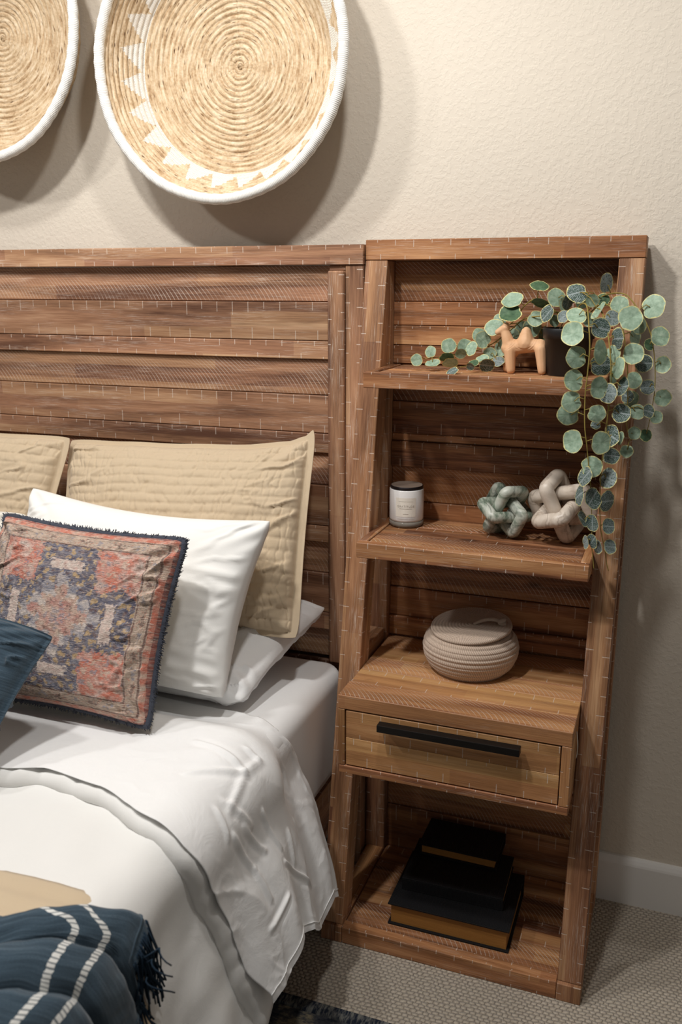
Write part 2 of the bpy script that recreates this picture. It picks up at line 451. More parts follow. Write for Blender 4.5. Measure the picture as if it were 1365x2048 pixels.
# ------------------------------------------------------------------ object helpers
WORLD = {}
def tag(o, label=None, cat=None, group=None, kind=None):
    if label: o['label'] = label
    if cat: o['category'] = cat
    if group: o['group'] = group
    if kind: o['kind'] = kind
    return o
def thing(name, loc, label, cat, group=None):
    o = bpy.data.objects.new(name, None)
    COL.objects.link(o)
    o.location = loc
    o.empty_display_size = 0.05
    WORLD[o.name] = Vector(loc)
    return tag(o, label, cat, group)
def place(o, c, parent):
    COL.objects.link(o)
    c = Vector(c)
    if parent is not None:
        o.parent = parent
        o.location = c - WORLD[parent.name]
    else:
        o.location = c
    WORLD[o.name] = c
    return o
def mk(name, verts, faces, mat, parent=None, uvs=None, smooth=True, solid=0.0, flip=False, subsurf=0):
    """mesh given in world coordinates, origin moved to the bottom centre of its box"""
    xs = [v[0] for v in verts]; ys = [v[1] for v in verts]; zs = [v[2] for v in verts]
    c = Vector(((min(xs) + max(xs)) / 2, (min(ys) + max(ys)) / 2, min(zs)))
    me = bpy.data.meshes.new(name)
    me.from_pydata([(v[0] - c.x, v[1] - c.y, v[2] - c.z) for v in verts], [], faces)
    if uvs is not None:
        l = me.uv_layers.new(name='UVMap')
        li = [0] * len(me.loops); me.loops.foreach_get('vertex_index', li)
        flat = []
        for i in li: flat += [uvs[i][0], uvs[i][1]]
        l.data.foreach_set('uv', flat)
    if smooth:
        me.polygons.foreach_set('use_smooth', [True] * len(me.polygons))
    if flip: me.flip_normals()
    me.materials.append(M[mat] if isinstance(mat, str) else mat)
    o = bpy.data.objects.new(name, me)
    place(o, c, parent)
    if solid:
        md = o.modifiers.new('thickness', 'SOLIDIFY'); md.thickness = solid; md.offset = -1
    if subsurf:
        md = o.modifiers.new('sub', 'SUBSURF'); md.levels = subsurf; md.render_levels = subsurf
    return o
def bm_obj(name, bm, mat, parent=None, smooth=False, origin='bottom'):
    vs_ = [v.co.copy() for v in bm.verts]
    lo = Vector((min(v.x for v in vs_), min(v.y for v in vs_), min(v.z for v in vs_)))
    hi = Vector((max(v.x for v in vs_), max(v.y for v in vs_), max(v.z for v in vs_)))
    c = Vector(((lo.x + hi.x) / 2, (lo.y + hi.y) / 2, lo.z))
    bmesh.ops.translate(bm, verts=bm.verts, vec=-c)
    me = bpy.data.meshes.new(name)
    bm.to_mesh(me); bm.free()
    if smooth: me.polygons.foreach_set('use_smooth', [True] * len(me.polygons))
    me.materials.append(M[mat])
    o = bpy.data.objects.new(name, me)
    return place(o, c, parent)
def wood_uv(bm, frame):
    """frame: (origin, U, V, N, width) - U runs along the grain, V across; writes metric and normalised maps"""
    o, U, V, N, wv, wn = frame
    l1 = bm.loops.layers.uv.new('UVMap'); l2 = bm.loops.layers.uv.new('UVn')
    for f in bm.faces:
        n = f.normal
        au, av, an = abs(n.dot(U)), abs(n.dot(V)), abs(n.dot(N))
        for lp in f.loops:
            d = lp.vert.co - o
            if au > av and au > an:
                uu, vv, vnn, mm = d.dot(N) * 0.2, d.dot(V), 0.5, 0.0
            elif av > an:
                uu, vv, vnn, mm = d.dot(U), d.dot(N) + wv, min(1, max(0, d.dot(N) / max(wn, 1e-4))), 0.5
                if wn < 0.015: mm = 0.0
            else:
                uu, vv, vnn, mm = d.dot(U), d.dot(V), min(1, max(0, d.dot(V) / max(wv, 1e-4))), 1.0
            lp[l1].uv = (uu, vv); lp[l2].uv = (mm, vnn)
def board(name, lo, hi, axis, mat, parent, bevel=0.0014, normal='y', jitter=0.0):
    """box board lo..hi (world); axis = grain axis, normal = axis the show face looks along"""
    bm = bmesh.new()
    bmesh.ops.create_cube(bm, size=1.0)
    lo = Vector(lo); hi = Vector(hi)
    for v in bm.verts:
        v.co = Vector([lo[i] + (v.co[i] + 0.5) * (hi[i] - lo[i]) for i in range(3)])
    if bevel:
        bmesh.ops.bevel(bm, geom=bm.edges[:], offset=bevel, segments=1, profile=0.5, affect='EDGES')
    ax = {'x': 0, 'y': 1, 'z': 2}
    u = ax[axis]; n = ax[normal]; w = 3 - u - n
    E = [Vector((1, 0, 0)), Vector((0, 1, 0)), Vector((0, 0, 1))]
    bm.normal_update()
    wood_uv(bm, (lo, E[u], E[w], E[n], hi[w] - lo[w], hi[n] - lo[n]))
    return bm_obj(name, bm, mat, parent)
def prism_x(name, poly, x0, x1, mat, parent, grain):
    """polygon in (y,z) extruded along x, grain vector in yz"""
    bm = bmesh.new()
    a = [bm.verts.new((x0, y, z)) for y, z in poly]
    b = [bm.verts.new((x1, y, z)) for y, z in poly]
    bm.faces.new(a[::-1]); bm.faces.new(b)
    k = len(poly)
    for i in range(k):
        bm.faces.new((a[i], a[(i + 1) % k], b[(i + 1) % k], b[i]))
    bmesh.ops.recalc_face_normals(bm, faces=bm.faces[:])
    bmesh.ops.bevel(bm, geom=bm.edges[:], offset=0.0014, segments=1, profile=0.5, affect='EDGES')
    bm.normal_update()
    U = Vector((0, grain[0], grain[1])).normalized(); V = Vector((1, 0, 0)); N = U.cross(V)
    wood_uv(bm, (Vector((x0, poly[0][0], poly[0][1])), U, V, N, x1 - x0, 0.045))
    return bm_obj(name, bm, mat, parent)
def lathe(name, prof, mat, parent=None, at=(0, 0, 0), seg=64, axis='z', uvscale=True, tilt=None, smooth=True):
    """revolve [(r, h)] about z (or about -y for axis 'y')"""
    verts = []; uvs = []; faces = []
    s = 0.0; L = [0.0]
    for i in range(1, len(prof)):
        s += math.hypot(prof[i][0] - prof[i - 1][0], prof[i][1] - prof[i - 1][1]); L.append(s)
    for i, (r, h) in enumerate(prof):
        for j in range(seg + 1):
            a = 2 * math.pi * j / seg
            p = Vector((r * math.cos(a), r * math.sin(a), h))
            if axis == 'y': p = Vector((p.x, -p.z, p.y))
            if tilt is not None: p = tilt @ p
            verts.append(p + Vector(at)); uvs.append((j / seg, L[i]))
    n = seg + 1
    for i in range(len(prof) - 1):
        for j in range(seg):
            faces.append((i * n + j, i * n + j + 1, (i + 1) * n + j + 1, (i + 1) * n + j))
    return mk(name, verts, faces, mat, parent, uvs, smooth)
def tube(pts, rad, seg=8, closed=False, verts=None, faces=None, uvs=None):
    """sweep a round section along pts; rad is a number or list"""
    verts = [] if verts is None else verts; faces = [] if faces is None else faces
    base = len(verts); n = len(pts)
    pts = [Vector(p) for p in pts]
    up = Vector((0.13, 0.21, 0.97)); L = 0.0
    prev = None
    for i, p in enumerate(pts):
        if closed: t = pts[(i + 1) % n] - pts[i - 1]
        else: t = pts[min(i + 1, n - 1)] - pts[max(i - 1, 0)]
        if t.length < 1e-9: t = Vector((0, 0, 1))
        t.normalize()
        if prev is None:
            a = t.cross(up)
            if a.length < 1e-3: a = t.cross(Vector((1, 0, 0)))
            a.normalize()
        else:
            a = prev - t * prev.dot(t); a.normalize()
        prev = a
        b = t.cross(a)
        r = rad[i] if hasattr(rad, '__len__') else rad
        if i: L += (pts[i] - pts[i - 1]).length
        for j in range(seg):
            th = 2 * math.pi * j / seg
            verts.append(p + a * (r * math.cos(th)) + b * (r * math.sin(th)))
            if uvs is not None: uvs.append((L, j / seg))
    m = n if closed else n - 1
    for i in range(m):
        for j in range(seg):
            k = (i + 1) % n
            faces.append((base + i * seg + j, base + i * seg + (j + 1) % seg, base + k * seg + (j + 1) % seg, base + k * seg + j))
    if not closed:
        faces.append(tuple(base + j for j in range(seg))[::-1])
        faces.append(tuple(base + (n - 1) * seg + j for j in range(seg)))
    return verts, faces
def interp(xs, ys, x):
    if x <= xs[0]: return ys[0]
    for i in range(1, len(xs)):
        if x <= xs[i]:
            t = (x - xs[i - 1]) / (xs[i] - xs[i - 1]); t = t * t * (3 - 2 * t) * 0.5 + t * 0.5
            return ys[i - 1] + (ys[i] - ys[i - 1]) * t
    return ys[-1]
def sst(a, b, x):
    t = max(0.0, min(1.0, (x - a) / (b - a))); return t * t * (3 - 2 * t)
def fbm(x, y, z=0.0, o=3):
    return noise.fractal(Vector((x, y, z)), 1.0, 2.0, o)

# ------------------------------------------------------------------ the room
WY = 0.012
def slab(name, lo, hi, mat, label=None):
    bm = bmesh.new(); bmesh.ops.create_cube(bm, size=1.0)
    for v in bm.verts:
        v.co = Vector([lo[i] + (v.co[i] + 0.5) * (hi[i] - lo[i]) for i in range(3)])
    o = bm_obj(name, bm, mat)
    return tag(o, label, None, None, 'structure')
slab('floor', (-3.2, -4.2, -0.05), (2.6, WY + 0.1, 0.0), 'carpet', 'beige looped carpet floor')
slab('wall_back', (-3.2, WY, 0.0), (2.6, WY + 0.1, CEIL), 'wall', 'warm beige wall with fine plaster texture')
slab('ceiling', (-3.2, -4.2, CEIL), (2.6, WY + 0.1, CEIL + 0.05), 'ceiling', 'plain white ceiling')
def baseboard():
    y1 = WY; y0 = WY - 0.0155; h = 0.118
    prof = [(y1, 0), (y0, 0), (y0, h - 0.016), (y0 + 0.0015, h - 0.011), (y0 + 0.0055, h - 0.004), (y0 + 0.0085, h), (y1, h)]
    verts = []; faces = []
    for x in (-3.2, 2.6):
        verts += [(x, a, b) for a, b in prof]
    k = len(prof)
    for i in range(k):
        faces.append((i, (i + 1) % k, k + (i + 1) % k, k + i))
    tag(mk('baseboard_back', verts, faces, 'white_paint', None, None, False), 'white painted baseboard along the beige wall', None, None, 'structure')
baseboard()
for i, ((lx, ly), pw) in enumerate(DOWNLIGHTS):
    lathe('ceiling_downlight_trim', [(0.058, 0.0), (0.062, -0.004), (0.085, -0.004), (0.088, 0.0)], 'white_paint', None, (lx, ly, CEIL), 40)
    o = bpy.data.objects[sorted(x.name for x in bpy.data.objects if x.name.startswith('ceiling_downlight_trim'))[-1]]
    tag(o, 'round white recessed downlight in the ceiling', 'downlight', 'ceiling downlights')

# area rug whose far edge shows under the bedding
rug = thing('area_rug', (0.0, -2.2, 0.0), 'dark navy and tan patterned area rug on the carpet beside the bed', 'rug')
board('rug_field', (-2.6, -3.6, 0.0), (1.15, -0.565, 0.011), 'x', 'rug', rug, 0.003, 'z')
board('rug_binding', (-2.6, -0.5655, 0.0), (1.15, -0.535, 0.0125), 'x', 'rug_bind', rug, 0.004, 'z')

# ------------------------------------------------------------------ bed with panelled headboard
HX0, HX1 = -2.02, -0.002
bed = thing('bed', (-1.0, -0.08, 0.0), 'reclaimed wood bed with a plank headboard streaked with white saw marks', 'bed')
board('headboard_top_rail', (HX0, -0.080, 1.444), (HX1, -0.022, 1.4852), 'x', 'h_tick', bed)
board('headboard_post', (-0.0435, -0.076, 0.0), (HX1 - 0.001, -0.022, 1.4436), 'z', 'h_tick', bed)
board('headboard_trim', (-0.0815, -0.085, 0.535), (-0.0440, -0.030, 1.432), 'z', 'h_tick', bed, 0.003)
board('headboard_trim', (-0.0815, -0.072, 1.4325), (-0.0440, -0.030, 1.4438), 'x', 'h_tick', bed)
hb = [(1.4435, 1.367, 'a'), (1.367, 1.2835, 't'), (1.2835, 1.243, 's'), (1.243, 1.164, 'a'), (1.164, 1.079, 't'), (1.079, 1.034, 's'),
      (1.034, 0.959, 'a'), (0.959, 0.864, 't'), (0.864, 0.824, 's'), (0.824, 0.749, 'a'), (0.749, 0.653, 't'), (0.653, 0.610, 's'), (0.610, 0.540, 'a')]
for z1, z0, k in hb:
    fy = {'a': -0.060, 't': -0.067, 's': -0.069}[k]
    board('headboard_plank', (HX0 + 0.045, fy, z0 + 0.0006), (-0.0820, -0.030, z1 - 0.0006), 'x', 'h_arc' if k == 'a' else 'h_tick', bed, 0.0016)
board('headboard_lower_rail', (HX0 + 0.045, -0.062, 0.40), (-0.0440, -0.030, 0.530), 'x', 'h_tick', bed)
board('bed_side_rail', (-0.075, -2.12, 0.145), (-0.045, -0.0805, 0.275), 'y', 'h_tick', bed, 0.002, 'x')

# --- mattress in its fitted sheet
MTOP, MX, MY = 0.552, -0.036, -0.092
def rounded_slab(name, x0, x1, y0, y1, z0, z1, rad, mat, parent, nb=6, wob=0.0):
    """rounded box with fine grid, slight cloth wobble"""
    bm = bmesh.new(); bmesh.ops.create_cube(bm, size=1.0)
    for v in bm.verts:
        v.co = Vector((x0 + (v.co.x + .5) * (x1 - x0), y0 + (v.co.y + .5) * (y1 - y0), z0 + (v.co.z + .5) * (z1 - z0)))
    bmesh.ops.bevel(bm, geom=bm.edges[:], offset=rad, segments=nb, profile=0.5, affect='EDGES')
    return bm_obj(name, bm, mat, parent, True)
mat_t = rounded_slab('mattress', -1.97, MX, -2.08, MY, 0.275, MTOP, 0.042, 'fitted', None)
tag(mat_t, 'white mattress in a smooth fitted sheet against the headboard', 'mattress')

# --- bedding laid over the mattress edge:  s = arc length across the bed's right edge, y along the bed
RB = 0.06
def edge_pt(s, h, flare=0.20):
    """point at arc length s (0 = where the edge begins to round), h = height over the mattress surface"""
    xe = MX; zt = MTOP
    if s <= 0:
        return Vector((xe - RB + s, 0, zt + h))
    q = RB + h * 0.6
    La = q * math.pi / 2
    cx, cz = xe - RB, zt - RB
    if s < La:
        a = s / q
        return Vector((cx + (RB + h) * math.sin(a), 0, cz + (RB + h) * math.cos(a)))
    d = s - La
    fl = flare * sst(0, 0.10, d)
    return Vector((xe + h + fl * d * 0.98, 0, cz - d * math.sqrt(1 - (fl * 0.98) ** 2)))
def drape(name, smin, smax, ylo, yhi, hfun, mat, parent, ns, ny, label=None, cat=None, flare=0.2, solid=0.0015, dens=1.0):
    """ylo/yhi: functions of s (yhi nearer the headboard); smax may be a function of t (0..1 along y)"""
    verts = []; faces = []; uvs = []
    for j in range(ny + 1):
        t = j / ny
        sm = smax(t) if callable(smax) else smax
        for i in range(ns + 1):
            w = i / ns
            # denser sampling near and past the edge
            s = smin + (sm - smin) * (1 - (1 - w) ** dens)
            y = ylo(s) + (yhi(s) - ylo(s)) * t
            h, dy, ds = hfun(s, y, t)
            p = edge_pt(s + ds, h, flare)
            verts.append((p.x, y + dy, p.z)); uvs.append((s, y))
    n = ns + 1
    for j in range(ny):
        for i in range(ns):
            faces.append((j * n + i, j * n + i + 1, (j + 1) * n + i + 1, (j + 1) * n + i))
    o = mk(name, verts, faces, mat, parent, uvs, True, solid)
    if label: tag(o, label, cat)
    return o
FS = [-0.6, -0.30, -0.231, -0.109, 0.015, 0.072, 0.143, 0.241, 0.337, 0.43]
FY = [-0.845, -0.828, -0.803, -0.818, -0.868, -0.872, -0.849, -0.821, -0.810, -0.778]
def yfold(s): return interp(FS, FY, s)
# duvet body
def h_duv(s, y, t):
    p = 0.020 + 0.006 * fbm(s * 5, y * 4, 1.0) + 0.004 * fbm(s * 14, y * 9, 4.0)
    p += 0.010 * sst(0.10, 0.45, s) * math.sin(y * 34 + 2.5 * fbm(y * 3, s * 2, 8)) + 0.012 * sst(0.2, 0.5, s)
    return p, 0.0, 0.0
drape('duvet', -1.85, 0.475, lambda s: -2.10, lambda s: yfold(s) + 0.012 + 0.15 * (1 - sst(0.08, 0.28, s)), h_duv, 'duvet', None, 150, 90,
      'off-white duvet spread over the bed and hanging down its side', 'duvet', 0.21, 0.002)
# folded-back puffy band of the duvet (rounded leading edge)
def fold_band():
    verts = []; faces = []; uvs = []
    ns, nk = 170, 22
    for i in range(ns + 1):
        s = -1.85 + (0.462 + 1.85) * (i / ns)
        yf = yfold(s)
        thick = 0.0160 + 0.0030 * fbm(s * 14, 0.3, 2.0) + 0.0015 * math.sin(s * 160) * 0.6
        hb_ = 0.0085
        for k in range(nk + 1):
            q = k / nk
            # wraps: underside front -> round nose -> top back toward the head
            if q < 0.45:
                a = math.pi * (q / 0.45)
                y = yf + 0.003 - thick * math.sin(a) * 1.0
                h = hb_ + thick * (1 - math.cos(a))
            else:
                d = (q - 0.45) / 0.55
                y = yf + 0.003 + d * 0.26
                h = hb_ + 2 * thick * (1 - 0.75 * d * d)
            h += 0.002 * fbm(s * 22, y * 22, 5.0)
            dd = max(0.0, (q - 0.45) / 0.55)
            p = edge_pt(s - 0.14 * dd * sst(0.15, 0.46, s), h, 0.21)
            verts.append((p.x, y, p.z)); uvs.append((s, y))
    n = nk + 1
    for i in range(ns):
        for k in range(nk):
            faces.append((i * n + k, i * n + k + 1, (i + 1) * n + k + 1, (i + 1) * n + k))
    # round off the hanging end
    o = mk('duvet_fold', verts, faces, 'duvet', None, uvs, True, 0.0015, True)
    return o
fb = fold_band()
fb.parent = bpy.data.objects['duvet']
fb.location = WORLD[fb.name] - WORLD['duvet']
# white top sheet turned over the fold
US = [-0.6, -0.10, -0.03, 0.054, 0.126, 0.25, 0.42, 0.49]
UY = [-0.40, -0.43, -0.435, -0.445, -0.402, -0.378, -0.368, -0.374]
def ysh(s): return interp(US, UY, s)
CREASE = [(0.002, -0.735, 0.07, -0.656), (-0.034, -0.633, 0.07, -0.656), (0.073, -0.597, 0.07, -0.656), (0.07, -0.656, 0.088, -0.744), (0.044, -0.602, 0.073, -0.602), (0.072, -0.766, 0.117, -0.775), (0.118, -0.757, 0.204, -0.716), (0.133, -0.652, 0.231, -0.625), (0.204, -0.716, 0.274, -0.707), (0.218, -0.578, 0.288, -0.585), (0.314, -0.736, 0.307, -0.666), (0.258, -0.631, 0.351, -0.539), (0.121, -0.72, 0.202, -0.672), (0.072, -0.74, 0.137, -0.696), (0.208, -0.522, 0.301, -0.513)]
def h_sheet(s, y, t):
    over = sst(-0.47, -0.58, y)
    h = 0.006 + 0.042 * over
    ed = sst(-0.20, 0.1, s)
    wr = 0.0030 * fbm(s * 4 + y * 3, y * 5 - s * 2, 2.0, 2) * (0.5 + ed)
    # long soft creases running down the drop, and a gathered star near the bed edge
    q = y * 15 + 2.2 * fbm(s * 3.0, y * 2.0, 7.0, 2) - 3.0 * s
    wr += 0.0065 * ed * (1 - abs(math.sin(q))) ** 3 * (0.35 + 0.65 * max(0, fbm(s * 5, y * 4, 3.0, 2) + 0.4))
    for k_, (s0, y0, s1, y1) in enumerate(CREASE):
        ex, ey = s1 - s0, y1 - y0; L2 = ex * ex + ey * ey
        t_ = ((s - s0) * ex + (y - y0) * ey) / L2
        if t_ < -0.25 or t_ > 1.25: continue
        tc = max(0.0, min(1.0, t_))
        dd = math.hypot(s - s0 - ex * tc, y - y0 - ey * tc)
        if dd > 0.03: continue
        wd = 0.0048 + 0.003 * abs(math.sin(k_ * 2.3))
        wr += 0.0042 * (math.exp(-(dd / wd) ** 2) - 0.45 * math.exp(-((dd - 0.009) / 0.007) ** 2)) * sst(-0.25, 0.2, t_) * sst(1.25, 0.8, t_)
    rg = 1 - abs(fbm(s * 8 + 1.7, y * 13 - s * 4, 9.0, 3))
    wr += 0.0034 * max(0.0, rg - 0.78) / 0.22 * ed * max(0.0, min(1.0, 0.35 + 1.2 * fbm(s * 4, y * 4, 15.0, 2)))
    hang = sst(0.12, 0.42, s)
    wav = hang * (0.015 * math.sin((y + 0.08 * s) * 27 + 0.6) + 0.006 * math.sin(y * 58 + s * 6))
    h += wr + wav + 0.020 * hang
    # hem dips
    ds = hang * 0.012 * math.sin(y * 33)
    return h, 0.0, ds
def sheet_smax(t):
    # t=0 at the fold (low end), t=1 toward the headboard
    return interp([0.0, 0.05, 0.175, 0.34, 0.42, 0.54, 0.75, 1.0], [0.436, 0.428, 0.408, 0.410, 0.425, 0.442, 0.452, 0.470], t)
drape('top_sheet', -1.85, sheet_smax, yfold, ysh, h_sheet, 'sheet', None, 440, 160,
      'crisp white top sheet turned back over the duvet and hanging off the bed edge', 'sheet', 0.20, 0.0012, 2.3)
def hemline():
    verts = []; faces = []; uvs = []
    pts = []
    for j in range(91):
        t = j / 90; sm = sheet_smax(t) - 0.016
        y = yfold(sm) + (ysh(sm) - yfold(sm)) * t
        h, dy, ds = h_sheet(sm, y, t)
        p = edge_pt(sm + ds, h + 0.0012, 0.20); pts.append((p.x, y, p.z))
    v, f = tube(pts, 0.0009, 6)
    return mk('hem_stitching', v, f, 'sheet', bpy.data.objects['top_sheet'])
hemline()
# tan coverlet across the foot
def h_cov(s, y, t):
    h = 0.034 + 0.004 * fbm(s * 6, y * 5, 3.0) - 0.012 * sst(0.93, 1.0, t)
    h += 0.0016 * math.sin(y * 150) + 0.001 * fbm(s * 60, y * 20, 2)
    h += sst(0.1, 0.4, s) * 0.012
    return h, 0.0, 0.0
drape('coverlet', -1.85, 0.44, lambda s: -2.09, lambda s: -1.022 - 0.03 * sst(-0.1, -0.6, s), h_cov, 'tan', None, 110, 130,
      'tan quilted coverlet folded across the foot of the bed under the blue throw', 'blanket', 0.21, 0.008)
# ------------------------------------------------------------------ blue throw with fringe
throw = thing('throw_blanket', (-0.1, -1.2, 0.56), 'dark blue throw with white dashed stripes and fringe bunched over the bed edge', 'throw')
TD = 0.42
def throw_y0(s): return interp([-0.9, -0.036, 0.012, 0.047, 0.095, 0.20], [-1.24, -1.135, -1.090, -1.055, -1.016, -0.992], s)
def throw_hem(a):
    d = a * TD
    return interp([0, 0.030, 0.052, 0.062, 0.10, 0.16, 0.30, 0.42], [0.098, 0.118, 0.130, 0.195, 0.212, 0.23, 0.25, 0.26], d)
def throw_pt(s, a, lift=0.0):
    d = a * TD
    y = throw_y0(s) - d
    ph = math.pi * (d / 0.088 + 0.12 * math.sin(9.0 * s + 1.0) + 0.25 * fbm(s * 3, d * 5, 4.0))
    fold = abs(math.sin(ph + 0.35)) ** 0.85
    amp = 0.021 + 0.008 * sst(0.1, -0.3, s)
    h = 0.040 + amp * fold + 0.004 * fbm(s * 9, d * 16, 2.0) + 0.0025 * fbm(s * 30, d * 40, 6.0)
    h -= 0.012 * (1 - sst(0.0, 0.02, d))
    y += 0.016 * math.cos(ph + 0.35) * math.sin(ph + 0.35)
    p = edge_pt(s, h + lift, 0.19)
    return Vector((p.x, y, p.z))
def make_throw():
    verts = []; faces = []; uvs = []
    ns, na = 150, 190
    for j in range(na + 1):
        a = j / na
        for i in range(ns + 1):
            w = i / ns; w = 1 - (1 - w) ** 1.8
            s = -0.9 + (throw_hem(a) + 0.9) * w
            verts.append(throw_pt(s, a)); uvs.append((s - 0.058 * sst(0.0, 0.05, a * TD) - 0.02 * sst(0.05, 0.2, a * TD), a * TD))
    n = ns + 1
    for j in range(na):
        for i in range(ns):
            faces.append((j * n + i, (j + 1) * n + i, (j + 1) * n + i + 1, j * n + i + 1))
    mk('woven_cloth', verts, faces, 'throw', throw, uvs, True, 0.004)
    v, f = tube([throw_pt(throw_hem(j / 160) - 0.014, j / 160, 0.0008) for j in range(161)], 0.0013, 6)
    mk('hem_seam', v, f, 'throw', throw, [(0.5, 0.5)] * len(v))
    fv = []; ff = []
    rnd = random.Random(3)
    for k in range(420):
        a = rnd.uniform(0.02, 1.0)
        s0 = throw_hem(a) - 0.005
        L = rnd.uniform(0.060, 0.100)
        da = rnd.uniform(-0.05, 0.035); ph = rnd.uniform(0, 6.28)
        lift = rnd.uniform(-0.012, 0.004)
        pts = []
        for q in range(7):
            w = q / 6
            aa = min(1, max(0, a + da * w + 0.006 * math.sin(w * 7 + ph)))
            p = throw_pt(s0 + L * w, a + (aa - a) * 0.3, lift + 0.003 * math.sin(w * 9 + ph) - 0.020 * w)
            p.y += -(aa - a) * TD * 0.9
            pts.append(p)
        tube(pts, 0.0014, 4, False, fv, ff)
    for k, base in enumerate((0.10, 0.115, 0.13)):
        p0 = throw_pt(throw_hem(base), base)
        pts = [p0 + Vector((0.006 + 0.034 * w + 0.004 * math.sin(w * 7 + k), 0.020 * w + 0.010 * math.sin(w * 5 + k), 0.012 * math.sin(w * 3.1) - 0.010 * w * (k + 1))) for w in [q / 9 for q in range(10)]]
        tube(pts, 0.0011, 5, False, fv, ff)
    o = mk('fringe', fv, ff, 'fringe', throw)
    o['kind'] = 'stuff'
make_throw()

# ------------------------------------------------------------------ pillows
def pillow(name, TL, TR, BR, BL, T, mat, label, parent=None, nu=70, nv=60, pinch=0.07, seed=0, flange=0.0, wr=1.0, extra=None, cat='pillow', uvsize=(0.6, 0.45), power=0.42, rot_top=0.0, edge=None):
    TL, TR, BR, BL = map(Vector, (TL, TR, BR, BL))
    N = (TR - TL).cross(BL - TL).normalized()
    if N.y > 0: N = -N
    def base(u, v):
        a, b = (u + 1) / 2, (v + 1) / 2
        # pinch the middle of the edges inward so corners read as ears
        pu = 1 - pinch * (1 - v * v) * abs(u) ** 3
        pv = 1 - pinch * (1 - u * u) * abs(v) ** 3
        cr_ = 1 - 0.028 * (abs(u) * abs(v)) ** 10
        a = 0.5 + (a - 0.5) * pu * cr_; b = 0.5 + (b - 0.5) * pv * cr_
        return BL * ((1 - a) * (1 - b)) + BR * (a * (1 - b)) + TR * (a * b) + TL * ((1 - a) * b)
    f1 = 1.0 - flange
    def thick(u, v):
        uu = min(1, abs(u) / f1); vv = min(1, abs(v) / f1)
        e = (1 - uu ** 2.6) * (1 - vv ** 2.6)
        return T / 2 * max(0.0, e) ** power
    objs = []
    verts = []; uvs = []; faces = []
    for side in (1, -1):
        off = len(verts)
        for j in range(nv + 1):
            # cluster samples near edges
            v = math.sin((j / nv - 0.5) * math.pi)* 0.6 + (j / nv * 2 - 1) * 0.4
            for i in range(nu + 1):
                u = math.sin((i / nu - 0.5) * math.pi) * 0.6 + (i / nu * 2 - 1) * 0.4
                h = thick(u, v)
                edge_f = max(abs(u), abs(v))
                w = wr * 0.004 * fbm(u * 2.2 + seed, v * 2.2, seed * 1.7)
                cr = max(0, abs(u) - 0.55) * max(0, abs(v) - 0.45) * 4
                w += wr * 0.008 * cr * math.sin(6.5 * (abs(u) - abs(v)) * 4 + seed)
                rd = 1 - abs(fbm(u * 1.5 + seed * 3, v * 2.6 - u, seed))
                w += wr * 0.010 * max(0, rd - 0.86) / 0.14 * sst(0.35, 0.9, abs(u)) * sst(1.0, 0.9, edge_f)
                hh = h + (w if h > 0.002 else 0) * sst(0, 0.02, h)
                if side > 0 and extra: hh += extra(u, v, h)
                p = base(u, v)
                if edge: p = p + edge(u, v)
                verts.append(p + N * (side * hh + (0.0008 * side)))
                uvs.append(((u + 1) / 2 * uvsize[0], (v + 1) / 2 * uvsize[1]))
        n = nu + 1
        for j in range(nv):
            for i in range(nu):
                q = (off + j * n + i, off + j * n + i + 1, off + (j + 1) * n + i + 1, off + (j + 1) * n + i)
                faces.append(q if side > 0 else q[::-1])
    # close the rim
    n = nu + 1; off = (nu + 1) * (nv + 1)
    ring = [i for i in range(nu)] + [j * n + nu for j in range(nv)] + [nv * n + i for i in range(nu, 0, -1)] + [j * n for j in range(nv, 0, -1)]
    for k in range(len(ring)):
        a, b = ring[k], ring[(k + 1) % len(ring)]
        faces.append((a, a + off, b + off, b))
    o = mk(name, verts, faces, mat, parent, uvs, True)
    if label: tag(o, label, cat)
    return o, base, N, thick
# flat sleeping pillow under the shams
pillow('sleeping_pillow', (-0.78, -0.125, 0.655), (-0.066, -0.120, 0.688), (-0.128, -0.440, 0.588), (-0.80, -0.440, 0.588), 0.105, 'sheet',
       'white sleeping pillow lying on the mattress under the tan quilted sham', seed=4, wr=1.3, pinch=0.05)
# quilted shams
def quilt(u, v, h):
    row = v * 0.215 / 0.0225 + 0.25 * fbm(u * 2.0, v * 2.0, 3.0)
    g = abs((row % 1.0) - 0.5) * 2          # 1 on the stitch line
    ir = math.floor(row)
    d = 0.0036 * math.sqrt(max(0, 1 - g * g)) - 0.0020
    wv = fbm(u * 17 + 7.3 * ir, ir * 2.7, 1.0, 2)
    c = abs(((u * 0.32 / 0.019 + 0.9 * fbm(u * 7.0, row * 0.45, 9.0, 2) + 0.5 * wv) % 1.0) - 0.5) * 2
    d -= 0.0036 * sst(0.62, 1.0, c) * (0.35 + 0.65 * max(0.0, min(1.0, 0.6 + 1.4 * fbm(u * 4, v * 5, 12.0, 2))))
    d += 0.0014 * fbm(u * 12, v * 9, 2.0)
    if max(abs(u), abs(v)) > 0.945: d = 0.0006
    return d
def sham_edge(u, v):
    return Vector((0, 0, interp([-1, -.5, 0, .5, .8, .92, 1], [0, -.012, -.024, -.034, -.032, -.022, -.006], u) * sst(0.0, 1.0, v)))
sh_r, _, _, _ = pillow('quilted_sham', (-0.740, -0.130, 1.040), (-0.092, -0.120, 1.108), (-0.072, -0.285, 0.668), (-0.690, -0.300, 0.660), 0.135, 'tan',
       'tan quilted pillow sham standing against the headboard beside the bookcase', nu=280, nv=170, seed=1, flange=0.055, wr=0.8, extra=quilt, pinch=0.02,
       edge=sham_edge)
